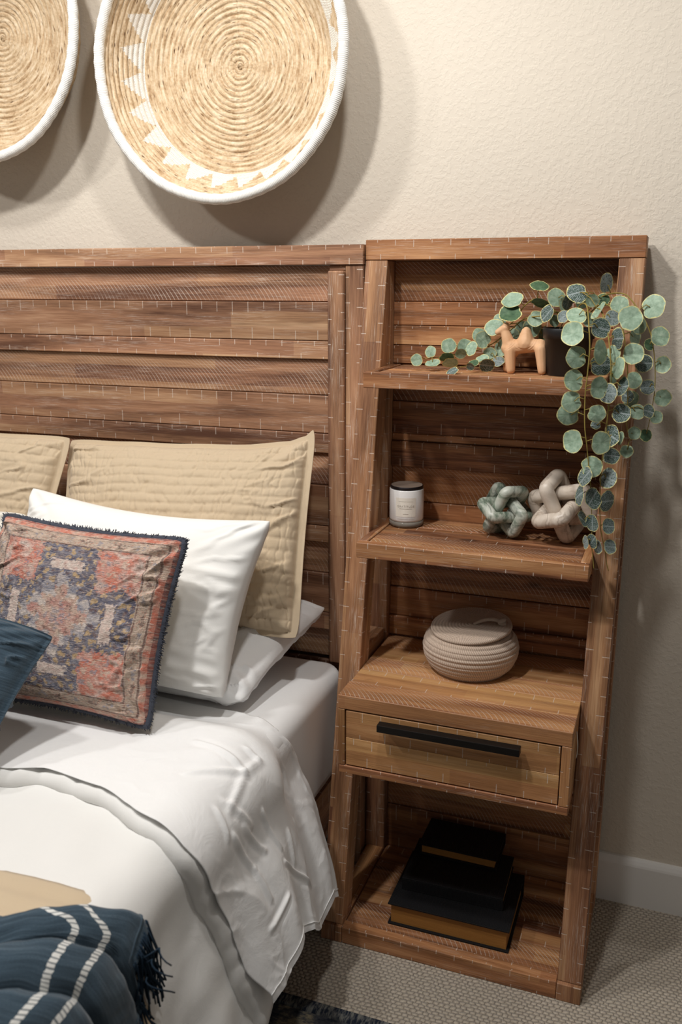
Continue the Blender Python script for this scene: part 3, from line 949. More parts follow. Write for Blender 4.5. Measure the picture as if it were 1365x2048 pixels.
sh_l, _, _, _ = pillow('quilted_sham', (-1.42, -0.150, 1.050), (-0.708, -0.155, 1.052), (-0.748, -0.315, 0.650), (-1.42, -0.31, 0.650), 0.135, 'tan',
       'tan quilted pillow sham cut off by the left edge, behind the cream knit pillow', nu=280, nv=170, seed=2, flange=0.05, wr=0.8, extra=quilt, pinch=0.03)
for o in (sh_r, sh_l): o['group'] = 'quilted shams at the headboard'
# white linen pillow
def linen_x(u, v, h):
    d = 0.0
    for (cv, amp) in ((0.34, 0.007), (0.16, 0.006), (-0.72, 0.007), (-0.55, 0.004)):
        d += amp * math.exp(-((v - cv + 0.10 * (u - 0.7)) / 0.05) ** 2) * sst(0.35, 0.85, u) * sst(1.0, 0.93, u)
    return d
pillow('linen_pillow', (-0.702, -0.328, 0.968), (-0.100, -0.338, 0.947), (-0.150, -0.478, 0.606), (-0.70, -0.48, 0.590), 0.135, 'linen',
       'plain white linen pillow propped between the tan sham and the rug-print pillow', nu=110, nv=90, seed=5, wr=0.55, extra=linen_x, pinch=0.075, uvsize=(0.6, 0.4),
       edge=lambda u, v: Vector((0, 0, -0.012 * (1 - u * u) * sst(0.5, 1, v))))
# cream knit pillow at the left
def knit_x(u, v, h): return 0.0035 * abs(math.sin(u * 55) * math.sin(v * 44 + 0.5 * math.sin(u * 55)))
pillow('knit_pillow', (-1.10, -0.43, 0.945), (-0.612, -0.45, 0.942), (-0.640, -0.560, 0.615), (-1.10, -0.56, 0.615), 0.11, 'knit',
       'cream nubby knit pillow peeking out behind the rug-print pillow', nu=110, nv=90, seed=6, extra=knit_x, pinch=0.05)

# rug print pillow
def rug_color(x, y):
    """x,y in -1..1 on the pillow face -> linear colour (a faded medallion print)"""
    jx = x + 0.035 * fbm(x * 7, y * 7, 1.0); jy = y + 0.035 * fbm(x * 7, y * 7, 5.0)
    beige, pink, coral, rust = srgb(200, 178, 160), srgb(188, 132, 122), srgb(202, 112, 90), srgb(158, 78, 68)
    navy, slate, gold, brown, pale = srgb(70, 74, 98), srgb(126, 130, 146), srgb(192, 160, 112), srgb(94, 62, 58), srgb(214, 200, 190)
    mixc = lambda a, b, f: tuple(a[i] + (b[i] - a[i]) * max(0, min(1, f)) for i in range(4))
    n_fine = fbm(x * 26, y * 30, 2.0); n_mid = fbm(x * 9, y * 12, 7.0); n_big = fbm(x * 3, y * 3.5, 4.0)
    jx = x + 0.05 * fbm(x * 6, y * 6, 1.0) + 0.03 * fbm(x * 22, y * 22, 3.0); jy = y + 0.05 * fbm(x * 6, y * 6, 5.0) + 0.03 * fbm(x * 22, y * 22, 8.0)
    st = 0.125
    qx = abs(math.floor(jx / st + 0.5) * st); qy = abs(math.floor((jy - 0.02) / st + 0.5) * st)
    ed = max(abs(x) * 1.0, abs(y))
    if ed > 0.975:
        return mixc(srgb(158, 82, 70), srgb(74, 62, 70), n_fine * 1.2 + 0.3)
    if ed > 0.925:
        return mixc(coral, beige, 0.35 + n_mid)
    if ed > 0.77:
        c = mixc(beige, srgb(170, 150, 134), 0.5 + n_mid)
        w = (x if abs(y) > abs(x) else y)
        motif = math.sin(w * 17.0) * math.cos((ed - 0.85) * 34) + 1.3 * n_fine
        if motif > 0.85: c = mixc(c, brown, 0.75)
        elif motif < -0.95: c = mixc(c, slate, 0.7)
        elif 0.35 < motif < 0.5: c = mixc(c, coral, 0.5)
        if abs(ed - 0.783) < 0.008 or abs(ed - 0.912) < 0.008: c = mixc(c, brown, 0.85)
        return c
    D = qx + qy
    if D > 1.0:
        c = mixc(coral, pale, 0.30 + 0.9 * n_mid)
        fl = math.sin(x * 24) * math.sin(y * 22) + 0.9 * n_fine
        if fl > 0.75: c = mixc(c, beige, 0.8)
        elif fl < -0.8: c = mixc(c, brown, 0.6)
        return c
    if D > 0.44 and min(qx, qy) > 0.26:
        c = mixc(coral, mixc(pink, pale, 0.6), 0.25 + 0.9 * n_mid)
        fl = math.sin(x * 30 + 3 * n_mid) * math.sin(y * 28) + 0.9 * n_fine
        if fl > 0.6: c = mixc(c, beige, 0.7)
        elif fl < -0.75: c = mixc(c, slate, 0.7)
        return c
    if D > 0.44:
        c = mixc(navy, slate, 0.25 + 0.9 * n_mid)
        fl = math.sin(x * 40 + 2 * n_mid) * math.sin(y * 38) + 0.8 * n_fine
        if fl > 0.45: c = mixc(c, gold, 0.85)
        elif fl < -0.8: c = mixc(c, brown, 0.7)
        # pale cartouches on the four sides
        for cx, cy, wx, wy in ((0, 0.55, 0.17, 0.055), (0, -0.55, 0.17, 0.055), (0.53, 0, 0.055, 0.20), (-0.53, 0, 0.055, 0.20)):
            d = max(abs(x - cx) / wx, abs(y - cy) / wy) + 0.3 * n_fine
            if d < 1: c = mixc(pale, pink, 0.2 + 0.5 * n_fine)
            elif d < 1.22: c = mixc(navy, slate, 0.2)
        return c
    if D > 0.36:
        return mixc(slate, pale, 0.45 + n_mid)
    c = mixc(pink, beige, 0.45 + 0.9 * n_mid + 0.4 * n_big)
    c = mixc(c, rust, 0.25 * max(0, n_big * 2))
    fl = math.cos(x * 26) * math.cos(y * 24) + 1.1 * n_fine
    if fl > 1.0: c = mixc(c, brown, 0.7)
    elif fl < -0.95: c = mixc(c, slate, 0.6)
    if abs(x) < 0.07 and abs(y) < 0.09 and n_fine > -0.1: c = mixc(c, slate, 0.6)
    return c
def fade(x, y):
    c = rug_color(x, y)
    w = 0.06 + 0.30 * max(0, fbm(x * 5, y * 16, 21.0)) + 0.25 * max(0, fbm(x * 14, y * 60, 31.0))
    f = srgb(196, 174, 160)
    k = 1 - 0.5 * max(0, fbm(x * 26, y * 30, 41.0)) ** 0.7 * (0.4 + 0.6 * abs(fbm(x * 4, y * 4, 44.0)) * 2)
    return tuple((c[i] + (f[i] - c[i]) * min(0.75, w)) * k for i in range(3)) + (1,)
rp_root = thing('rug_print_pillow', (-0.42, -0.56, 0.61), 'faded red and navy rug-print pillow with frayed navy edging', 'pillow')
RTL, RTR, RBR, RBL = (-0.632, -0.497, 0.950), (-0.203, -0.505, 0.940), (-0.222, -0.640, 0.612), (-0.612, -0.640, 0.612)
def slubs(u, v, h): return 0.0012 * fbm(u * 30, v * 110, 1.0)
cover, pbase, pN, pth = pillow('printed_cover', RTL, RTR, RBR, RBL, 0.125, 'rugp', None, rp_root, nu=230, nv=220, seed=9, wr=0.9, pinch=0.07, extra=slubs, uvsize=(0.43, 0.40))
me = cover.data
ca = me.color_attributes.new('Col', 'FLOAT_COLOR', 'POINT')
uvp = {}
ul = me.uv_layers['UVMap'].data
for lp in me.loops: uvp[lp.vertex_index] = ul[lp.index].uv
half = len(me.vertices) // 2
buf = []
for i in range(len(me.vertices)):
    a = uvp[i]
    c = fade(a[0] / 0.43 * 2 - 1, a[1] / 0.40 * 2 - 1) if i < half else srgb(214, 200, 178)
    buf += list(c)
ca.data.foreach_set('color', buf)
def frayed():
    """navy binding round the seam with short frayed threads"""
    rim = []
    K = 400
    for k in range(K):
        t = k / K * 4; e = int(t); w = (t - e) * 2 - 1
        u, v = [(w, 1), (1, -w), (-w, -1), (-1, w)][e]
        rim.append((u, v))
    pts = [pbase(u, v) + Vector((0, 0, 0)) for u, v in rim]
    rad = [0.0068 + 0.0016 * fbm(k * 0.35, 1.0, 2.0) for k in range(K)]
    v_, f_ = tube(pts, rad, 7, True)
    rnd = random.Random(5)
    for k in range(1500):
        u, v = rim[rnd.randrange(K)]
        p = pbase(u, v); out = (p - pbase(u * 0.9, v * 0.9)).normalized()
        p = p + pN * rnd.uniform(-0.004, 0.005)
        q = p + out * rnd.uniform(0.0075, 0.0115) + Vector((rnd.uniform(-.002, .002), rnd.uniform(-.002, .002), rnd.uniform(-.002, .002)))
        tube([p, (p + q) / 2, q], [0.0011, 0.0009, 0.0006], 4, False, v_, f_)
    mk('navy_fringe_edging', v_, f_, 'navy_trim', rp_root)
frayed()
# blue pillow in front
bp = thing('blue_pillow', (-0.6, -0.8, 0.61), 'slate blue ribbed cotton pillow in front, cut off by the left edge', 'pillow')
def ribs(u, v, h): return 0.0030 * fbm(u * 1.6, v * 34, 3.0) + 0.004 * math.exp(-((v + 0.42) / 0.04) ** 2) * sst(0.5, 1, u)
pillow('ribbed_cover', (-0.86, -0.705, 0.835), (-0.352, -0.715, 0.806), (-0.398, -0.872, 0.628), (-0.88, -0.87, 0.622), 0.12, 'blue', None, bp, nu=120, nv=110, seed=3, flange=0.04, extra=ribs, pinch=0.05, uvsize=(0.5, 0.35),
       edge=lambda u, v: Vector((0, 0, 0.020 * (1 - u * u) * sst(0.2, 1, v))))

# ------------------------------------------------------------------ wall baskets
def wall_basket(cx, cz, rr, label, matname, tiltdir=0.0):
    t = thing('wall_basket', (cx, WY, cz - rr), label, 'basket', 'woven baskets on the wall')
    prof0 = [(0.0, -0.004), (0.10, 0.000), (0.18, 0.006), (0.225, 0.022), (0.245, 0.044), (0.262, 0.070), (0.276, 0.094), (0.283, 0.106)]
    k = rr / 0.29
    # arc-length resample of the bowl profile
    seg = []; L = 0
    for i in range(len(prof0)):
        if i: L += math.hypot(prof0[i][0] - prof0[i - 1][0], prof0[i][1] - prof0[i - 1][1])
        seg.append((L, prof0[i]))
    Lt = L; pitch = 0.0114
    nr = int(Lt / pitch * 7); na = 360
    def pr(l):
        l = max(0, min(Lt, l))
        for i in range(1, len(seg)):
            if l <= seg[i][0]:
                q = (l - seg[i - 1][0]) / (seg[i][0] - seg[i - 1][0])
                return [seg[i - 1][1][m] + (seg[i][1][m] - seg[i - 1][1][m]) * q for m in (0, 1)]
        return seg[-1][1]
    verts = []; uvs = []; faces = []
    for i in range(nr + 1):
        l = Lt * i / nr
        r, d = pr(l); r2, d2 = pr(min(Lt, l + 0.004)); r1, d1 = pr(max(0, l - 0.004))
        tr, td = r2 - r1, d2 - d1; q = math.hypot(tr, td) or 1
        nr_, nd_ = -td / q, tr / q
        for j in range(na + 1):
            a = 2 * math.pi * j / na + math.pi / 2
            ph = (l / pitch - j / na) % 1.0
            b = 0.0066 * max(0, 1 - (2 * ph - 1) ** 2) ** 0.45 - 0.0040
            b += 0.0010 * fbm(3 * math.cos(a) * (1 + r * 30), 3 * math.sin(a) * (1 + r * 30), math.floor(l / pitch - j / na) * 1.3)
            R_ = (r + nr_ * b) * k; D_ = d + nd_ * b + 0.012
            verts.append((cx + R_ * math.cos(a), WY - D_, cz + R_ * math.sin(a))); uvs.append((j / na, l))
    n = na + 1
    for i in range(nr):
        for j in range(na):
            faces.append((i * n + j, i * n + j + 1, (i + 1) * n + j + 1, (i + 1) * n + j))
    mk('coiled_bowl', verts, faces, matname, t, uvs, True, 0.006, True)
    pv = []; pf = []; pu = []
    rv = []
    for j in range(240):
        a = 2 * math.pi * j / 240
        wob = 1 + 0.004 * math.sin(3 * a + cx * 9) + 0.002 * math.sin(11 * a)
        rv.append((cx + 0.2835 * k * wob * math.cos(a), WY - 0.121, cz + 0.2835 * k * wob * math.sin(a)))
    tube(rv, [0.0112 + 0.0006 * math.sin(j * 1.7) for j in range(240)], 12, True, pv, pf, None)
    pu = []
    for j in range(240):
        for m in range(12): pu.append((j / 240, m / 12))
    mk('wrapped_rim', pv, pf, 'rim', t, pu)
    return t
wall_basket(-0.318, 1.864, 0.290, 'round coiled wall basket with white zigzag triangles inside its white rim', 'basket_tri')
wall_basket(-0.945, 1.972, 0.292, 'round plain coiled wall basket cut off by the left edge', 'basket')

# ------------------------------------------------------------------ leaning ladder bookcase
W = 0.56; WP = 0.048; D0 = 0.353; ZT = 1.453; YT = -0.070; YB = -0.005
bc = thing('bookcase', (W / 2, -0.18, 0.0), 'reclaimed wood ladder bookcase with a drawer standing beside the bed', 'bookcase')
ZF = 0.0405
def fy(z): return YT + (-D0 - YT) * (1 - z / ZT)
for x0, x1 in ((0.0, WP), (W - WP, W)):
    dz_ = 0.058
    # height at which the back face of the leaning post meets the upright
    zc = ZT * (1 - (-0.046 + -dz_ - YT) / (-D0 - YT))
    prism_x('front_post', [(fy(ZF), ZF), (fy(ZF) + dz_, ZF), (-0.046, zc), (-0.046, ZT - 0.0005), (YT, ZT - 0.0005)], x0, x1, 'b_post', bc, (YT + D0, ZT))
    board('post_foot', (x0, -D0, 0.0), (x1, -D0 + 0.066, ZF - 0.0005), 'z', 'b_post', bc)
    board('rear_post', (x0, -0.0455, 0.0), (x1, YB, ZT - 0.0005), 'z', 'b_post', bc)
    # side rails
    board('side_rail', (x0 + 0.006, fy(0.60) + dz_ + 0.003, 0.575), (x1 - 0.006, -0.0462, 0.626), 'y', 'b_post', bc, 0.0014, 'z')
    board('side_rail', (x0 + 0.004, -D0 + 0.0665, 0.0), (x1 - 0.001, -0.0462, ZF), 'y', 'b_tick', bc, 0.0014, 'z')
board('top_rail', (0.0, YT - 0.001, ZT), (W, YB, 1.494), 'x', 'b_tick', bc)
pan = [(1.452, 1.368, 'a'), (1.368, 1.318, 't'), (1.318, 1.276, 's'), (1.276, 1.236, 's'), (1.236, 1.154, 'a'), (1.154, 1.083, 't'), (1.083, 1.066, 's'), (1.066, 1.008, 'p'),
       (1.008, 0.929, 'a'), (0.929, 0.850, 't'), (0.850, 0.800, 's'), (0.800, 0.722, 'a'), (0.722, 0.652, 't'), (0.652, 0.606, 'p'), (0.606, 0.520, 'a'), (0.520, 0.430, 't'),
       (0.430, 0.355, 'a'), (0.355, 0.27, 't'), (0.27, 0.225, 'p'), (0.225, 0.150, 'a'), (0.150, 0.012, 't')]
for z1, z0, k in pan:
    f_ = {'a': -0.0185, 't': -0.0225, 's': -0.0225, 'p': -0.029}[k]
    board('back_plank', (WP + 0.0005, f_, z0 + 0.0005), (W - WP - 0.0005, -0.0065, z1 - 0.0005), 'x', 'b_arc' if k == 'a' else 'b_tick', bc, 0.0014)
def shelf(zt, yf, thick, label=None):
    xa, xb = WP + 0.0006, W - WP - 0.0006
    yb = -0.0240
    board('shelf_front_edge', (xa, yf, zt - thick), (xb, yf + 0.020, zt), 'x', 'b_tick', bc)
    board('shelf_side_edge', (xa, yf + 0.0204, zt - thick), (xa + 0.018, yb, zt), 'y', 'b_tick', bc, 0.0014, 'z')
    board('shelf_side_edge', (xb - 0.018, yf + 0.0204, zt - thick), (xb, yb, zt), 'y', 'b_tick', bc, 0.0014, 'z')
    ya = yf + 0.0206; n = 3; d = (yb - ya) / n
    for i in range(n):
        board('shelf_plank', (xa + 0.0184, ya + i * d + 0.0003, zt - thick + 0.002), (xb - 0.0184, ya + (i + 1) * d - 0.0003, zt - (0.003, 0.0035, 0.003)[i]), 'x', 'b_arc' if i != 1 else 'b_tick', bc, 0.0012, 'z')
SH1, SH2 = 1.2355, 0.8935
shelf(SH1, -0.2254, 0.0312)
shelf(SH2, -0.2640, 0.0320)
# drawer box
XA, XB, YD, Z3, ZD = 0.0445, 0.5085, -0.3655, 0.6010, 0.4270
# the box stands proud in front, slotted between the posts behind
XI, XJ = WP + 0.0006, W - WP - 0.0006
nb = 5; yb_ = -0.0240; d = (yb_ - YD) / nb
for i in range(nb):
    board('box_top_plank', (XI - 0.002 if i == 0 else XI, YD + i * d + 0.0002, Z3 - 0.030), (XJ, YD + (i + 1) * d - 0.0002, Z3 - (0.0, 0.0005, 0.0, 0.0006, 0.0)[i]), 'x', 'b_darc' if i in (0, 2, 4) else 'b_drawer', bc, 0.0012, 'z')
board('box_bottom', (XI, YD, ZD), (XJ, yb_, ZD + 0.0175), 'x', 'b_tick', bc, 0.0014, 'y')
board('box_side', (XI - 0.002, YD, ZD + 0.0180), (XI + 0.0125, yb_, Z3 - 0.0305), 'z', 'b_drawer', bc, 0.0012, 'y')
board('box_side', (XJ - 0.0185, YD, ZD + 0.0180), (XJ, yb_, Z3 - 0.0305), 'z', 'b_drawer', bc, 0.0012, 'y')
dr = board('drawer', (XI + 0.0150, YD + 0.001, ZD + 0.0205 + 0.061), (XJ - 0.0205, YD + 0.019, Z3 - 0.0330), 'x', 'b_drawer', bc, 0.001)
board('drawer_lower_board', (XI + 0.0150, YD + 0.001, ZD + 0.0205), (XJ - 0.0205, YD + 0.019, ZD + 0.0812), 'x', 'b_drawer', dr, 0.0006)
def handle():
    bm = bmesh.new()
    def bx(lo, hi):
        r = bmesh.ops.create_cube(bm, size=1.0)
        for v in r['verts']: v.co = Vector([lo[i] + (v.co[i] + .5) * (hi[i] - lo[i]) for i in range(3)])
    bx((0.138, YD - 0.028, 0.5475), (0.419, YD - 0.008, 0.5625))
    bx((0.150, YD - 0.0085, 0.5490), (0.162, YD + 0.002, 0.5540))
    bx((0.395, YD - 0.0085, 0.5490), (0.407, YD + 0.002, 0.5540))
    bmesh.ops.bevel(bm, geom=bm.edges[:], offset=0.0012, segments=2, profile=0.5, affect='EDGES')
    o = bm_obj('drawer_handle', bm, 'black_metal', dr)
    o['label'] = 'long black metal bar handle'
handle()
# base shelf
board('base_front_rail', (WP + 0.0006, -D0 + 0.001, 0.0), (W - WP - 0.0006, -D0 + 0.026, ZF), 'x', 'b_tick', bc)
nb = 4; ya = -D0 + 0.0265; d = (-0.0235 - ya) / nb
for i in range(nb):
    board('base_plank', (WP + 0.0010, ya + i * d + 0.0003, 0.012), (W - WP - 0.0010, ya + (i + 1) * d - 0.0003, 0.0345 - (i % 2) * 0.0005), 'x', 'b_arc' if i % 2 == 0 else 'b_tick', bc, 0.0012, 'z')
lathe('cable_grommet', [(0.0, 0.0), (0.017, 0.0), (0.019, 0.003), (0.022, 0.004), (0.024, 0.001)], 'black_void', bc, (0.2555, -0.0185, 0.6655), 32, 'y')
# loop of tag string on the post
stp = [(0.506 + 0.0065 + 0.004 * math.sin(q * 2.6), -0.300 - 0.004 * math.sin(q * 3), 0.572 - 0.056 * q) for q in [i / 14 for i in range(15)]]
v_, f_ = tube(stp, 0.0010, 6)
ts = mk('tag_string', v_, f_, 'string', None)
tag(ts, 'short white tag string dangling between the drawer box and the right post', 'string')

# ------------------------------------------------------------------ things on the bookcase
S1T, S2T = SH1 - 0.0030, SH2 - 0.0030
# --- candle
def candle():
    cx, cy, z = 0.102, -0.082, S2T
    t = thing('candle', (cx, cy, z), 'white glass candle with a dark round lid on the middle shelf', 'candle')
    r = 0.0375
    lathe('glass_jar', [(0.0, 0.0), (r - 0.005, 0.0), (r - 0.0015, 0.002), (r, 0.006), (r, 0.0125), (r - 0.001, 0.0128), (0.0, 0.0118)], 'glass', t, (cx, cy, z), 64)
    lathe('milky_vessel', [(0.0, 0.0122), (r - 0.004, 0.0122), (r - 0.0010, 0.0140), (r, 0.018), (r, 0.082), (r - 0.0006, 0.0832), (r - 0.0022, 0.0834), (r - 0.0026, 0.080), (0.0, 0.079)], 'frost', t, (cx, cy, z), 64)
    lathe('lid', [(0.0, 0.0836), (r - 0.003, 0.0836), (r - 0.0016, 0.0846), (r - 0.0016, 0.0896), (r - 0.0024, 0.0904), (r - 0.0035, 0.0905)], 'dark_lid', t, (cx, cy, z), 64)
    lathe('lid_top', [(r - 0.0036, 0.0904), (r - 0.0050, 0.0899), (0.0, 0.0899)], 'lid_top', t, (cx, cy, z), 64)
    # curved paper label facing the camera
    a0 = -1.3399
    def cyl(a, h, rr): return (cx + rr * math.cos(a), cy + rr * math.sin(a), z + h)
    verts = []; faces = []
    n = 16; half = 0.60
    for k, rr in enumerate((r + 0.0003,)):
        for i in range(n + 1):
            a = a0 - half + 2 * half * i / n
            verts += [cyl(a, 0.026, rr), cyl(a, 0.068, rr)]
    for i in range(n): faces.append((2 * i, 2 * i + 2, 2 * i + 3, 2 * i + 1))
    mk('paper_label', verts, faces, 'label_paper', t, None, True)
    # printed letters wrapped round the jar
    cu = bpy.data.curves.new('print', 'FONT'); cu.body = 'GRATITUDE'; cu.size = 0.0064; cu.align_x = 'CENTER'; cu.space_character = 1.12; cu.extrude = 0.00005
    tmp = bpy.data.objects.new('print_tmp', cu); COL.objects.link(tmp)
    bpy.context.view_layer.update()
    dg = bpy.context.evaluated_depsgraph_get()
    tm = bpy.data.meshes.new_from_object(tmp.evaluated_get(dg))
    vv = []
    for v in tm.vertices:
        a = a0 + (v.co.x / r)
        vv.append(cyl(a, 0.0475 + v.co.y, r + 0.0007 + v.co.z))
    ff = [tuple(p.vertices) for p in tm.polygons]
    bpy.data.objects.remove(tmp); bpy.data.meshes.remove(tm); bpy.data.curves.remove(cu)
    mk('label_print', vv, ff, 'print_grey', t, None, False)
    vb = []; fb_ = []
    for h0, hw, th in ((0.0605, 0.42, 0.0005), (0.0445, 0.36, 0.0009), (0.0330, 0.16, 0.0009), (0.0215, 0.50, 0.0006)):
        k = len(vb)
        for i in range(13):
            a = a0 - hw + 2 * hw * i / 12
            vb += [cyl(a, h0 - th / 2, r + 0.0008), cyl(a, h0 + th / 2, r + 0.0008)]
        for i in range(12): fb_.append((k + 2 * i, k + 2 * i + 2, k + 2 * i + 3, k + 2 * i + 1))
    mk('label_rules', vb, fb_, 'print_grey', t, None, False)
candle()

# --- interlocked marble links
def rounded_rect(a, b, cr, n=7):
    pts = []
    for sx, sy, st in ((1, 1, 0), (-1, 1, 90), (-1, -1, 180), (1, -1, 270)):
        for i in range(n + 1):
            th = R(st + 90 * i / n)
            pts.append((sx * (a - cr) + cr * math.cos(th), sy * (b - cr) + cr * math.sin(th)))
    out = []
    for i in range(len(pts)):
        p, q = pts[i], pts[(i + 1) % len(pts)]
        k = max(1, int(math.hypot(q[0] - p[0], q[1] - p[1]) / 0.006))
        for m in range(k): out.append((p[0] + (q[0] - p[0]) * m / k, p[1] + (q[1] - p[1]) * m / k))
    return out
def knot(name, cx, cy, z, r, axis_to, roll, mat, label):
    a, b = r * 3.92, r * 1.98
    rect = rounded_rect(a, b, r * 0.62, 5)
    q1 = Vector((1, 1, 1)).normalized().rotation_difference(Vector(axis_to).normalized())
    q2 = Quaternion(Vector(axis_to).normalized(), roll)
    Q = (q2 @ q1).to_matrix()
    links = []
    for k in range(3):
        pts = []
        for x, y in rect:
            p = [(x, y, 0), (0, x, y), (y, 0, x)][k]
            pts.append(Q @ Vector(p))
        v, f = tube(pts, r, 14, True)
        links.append((v, f))
    low = min(v.z for l in links for v in l[0])
    xs = [v.x for l in links for v in l[0]]; ys = [v.y for l in links for v in l[0]]
    off = Vector((cx - (min(xs) + max(xs)) / 2, cy - (min(ys) + max(ys)) / 2, z - low))
    t = thing(name, (cx, cy, z), label, 'ornament', 'marble link knots')
    for v, f in links:
        mk('marble_link', [p + off for p in v], f, mat, t)
    return t
knot('marble_knot', 0.322, -0.098, S2T, 0.0123, (0.25, -0.92, 0.30), 0.35, 'marble_g', 'smaller green veined marble knot of interlocked links on the middle shelf')
knot('marble_knot', 0.438, -0.102, S2T, 0.0149, (0.10, -0.80, 0.45), 0.95, 'marble_w', 'larger cream veined marble knot of interlocked links beside the green one')

# --- coiled rope basket with lid
def rope_basket():
    cx, cy, z = 0.268, -0.142, Z3
    t = thing('rope_basket', (cx, cy, z), 'round taupe coiled rope basket with a lid on the drawer top', 'basket')
    key = [(0.060, 0.0), (0.076, 0.003), (0.090, 0.018), (0.0985, 0.038), (0.1000, 0.054), (0.0965, 0.069), (0.0880, 0.080), (0.0740, 0.085)]
    L = [0]
    for i in range(1, len(key)): L.append(L[-1] + math.hypot(key[i][0] - key[i - 1][0], key[i][1] - key[i - 1][1]))
    prof = [(0.0, 0.0015)]; pitch = 0.0098
    n = int(L[-1] / pitch * 8)
    for i in range(n + 1):
        l = L[-1] * i / n
        r = interp(L, [k[0] for k in key], l); h = interp(L, [k[1] for k in key], l)
        l2 = min(L[-1], l + 0.002); r2 = interp(L, [k[0] for k in key], l2 + 0.0); h2 = interp(L, [k[1] for k in key], l2)
        l1 = max(0, l - 0.002); r1 = interp(L, [k[0] for k in key], l1); h1 = interp(L, [k[1] for k in key], l1)
        tr, th = r2 - r1, h2 - h1; q = math.hypot(tr, th) or 1
        ph = (l / pitch) % 1
        b = 0.0030 * math.sqrt(max(0, 1 - (2 * ph - 1) ** 2))
        prof.append((r + th / q * b, max(0.0, h - tr / q * b + (0.0025 if l < 0.012 else 0))))
    lathe('coiled_body', prof, 'rope', t, (cx, cy, z), 96)
    tl = Matrix.Rotation(R(5), 3, 'X') @ Matrix.Rotation(R(-3), 3, 'Y')
    lp = [(0.0, -0.003), (0.082, -0.003), (0.0865, 0.0), (0.0862, 0.003)]
    m = int(0.085 / 0.0068 * 7)
    for i in range(m + 1):
        l = 0.085 * (1 - i / m)
        ph = (l / 0.0068) % 1
        lp.append((l, 0.0042 + 0.0020 * math.sqrt(max(0, 1 - (2 * ph - 1) ** 2)) + 0.002 * (1 - l / 0.085)))
    lid = lathe('lid', lp, 'rope', t, (cx, cy, z + 0.0935), 96, tilt=tl)
    pts = []
    for i in range(15):
        w = i / 14
        pts.append(Vector((cx + 0.006 + 0.058 * w, cy - 0.004 + 0.012 * w, z + 0.1010 + 0.0130 * math.sin(w * math.pi * 0.80) + 0.0005)))
    uv_ = []
    v, f = tube(pts, [0.0034 + 0.0006 * math.sin(i) * 0 + 0.0012 * (i / 14) for i in range(15)], 10, False, None, None, uv_)
    mk('loop_handle', v, f, 'rope', lid, uv_)
    # knot at the end of the handle
    kp = []
    c = pts[-1]
    for i in range(40):
        a = i / 40 * 2 * math.pi
        kp.append(c + Vector((0.0038 * math.cos(2 * a) , 0.0055 * math.sin(a) , 0.0045 * math.cos(a) + 0.001)))
    uv_ = []
    v, f = tube(kp, 0.0050, 8, True, None, None, uv_)
    mk('handle_knot', v, f, 'rope', lid, uv_)
rope_basket()

# --- books on the base shelf
def book(x0, x1, y0, y1, z0, z1, label, rz=0.0, spine_front=False):
    cx, cy = (x0 + x1) / 2, (y0 + y1) / 2
    t = thing('book', (cx, cy, z0), label, 'book', 'black books on the base shelf')
    ct = 0.0035
    def b(name, lo, hi, mat, bev=0.0007):
        bm = bmesh.new(); bmesh.ops.create_cube(bm, size=1.0)
        for v in bm.verts: v.co = Vector([lo[i] + (v.co[i] + .5) * (hi[i] - lo[i]) for i in range(3)])
        bmesh.ops.bevel(bm, geom=bm.edges[:], offset=bev, segments=2, profile=0.5, affect='EDGES')
        bmesh.ops.rotate(bm, verts=bm.verts, cent=Vector((cx, cy, 0)), matrix=Matrix.Rotation(rz, 3, 'Z'))
        return bm_obj(name, bm, mat, t)
    b('cover', (x0, y0, z0), (x1, y1, z0 + ct), 'book')
    b('cover', (x0, y0, z1 - ct), (x1, y1, z1), 'book')
    if spine_front:
        b('spine', (x0, y0, z0 + ct), (x1, y0 + 0.004, z1 - ct), 'book')
        b('page_block', (x0 + 0.004, y0 + 0.0045, z0 + ct), (x1 - 0.003, y1 - 0.006, z1 - ct), 'gilt', 0.0004)
    else:
        b('spine', (x0, y1 - 0.004, z0 + ct), (x1, y1, z1 - ct), 'book')
        b('page_block', (x0 + 0.006, y0 + 0.006, z0 + ct), (x1 - 0.006, y1 - 0.0045, z1 - ct), 'gilt', 0.0004)
    return t
book(0.138, 0.405, -0.300, -0.100, 0.0350, 0.0880, 'largest black book with gilt page edges at the bottom of the stack')
book(0.152, 0.378, -0.243, -0.085, 0.0885, 0.1180, 'middle black book lying between the larger and smaller ones', 0.02, True)
book(0.166, 0.348, -0.150, -0.040, 0.1185, 0.1460, 'smallest black book with gilt page edges on top of the stack', -0.01)

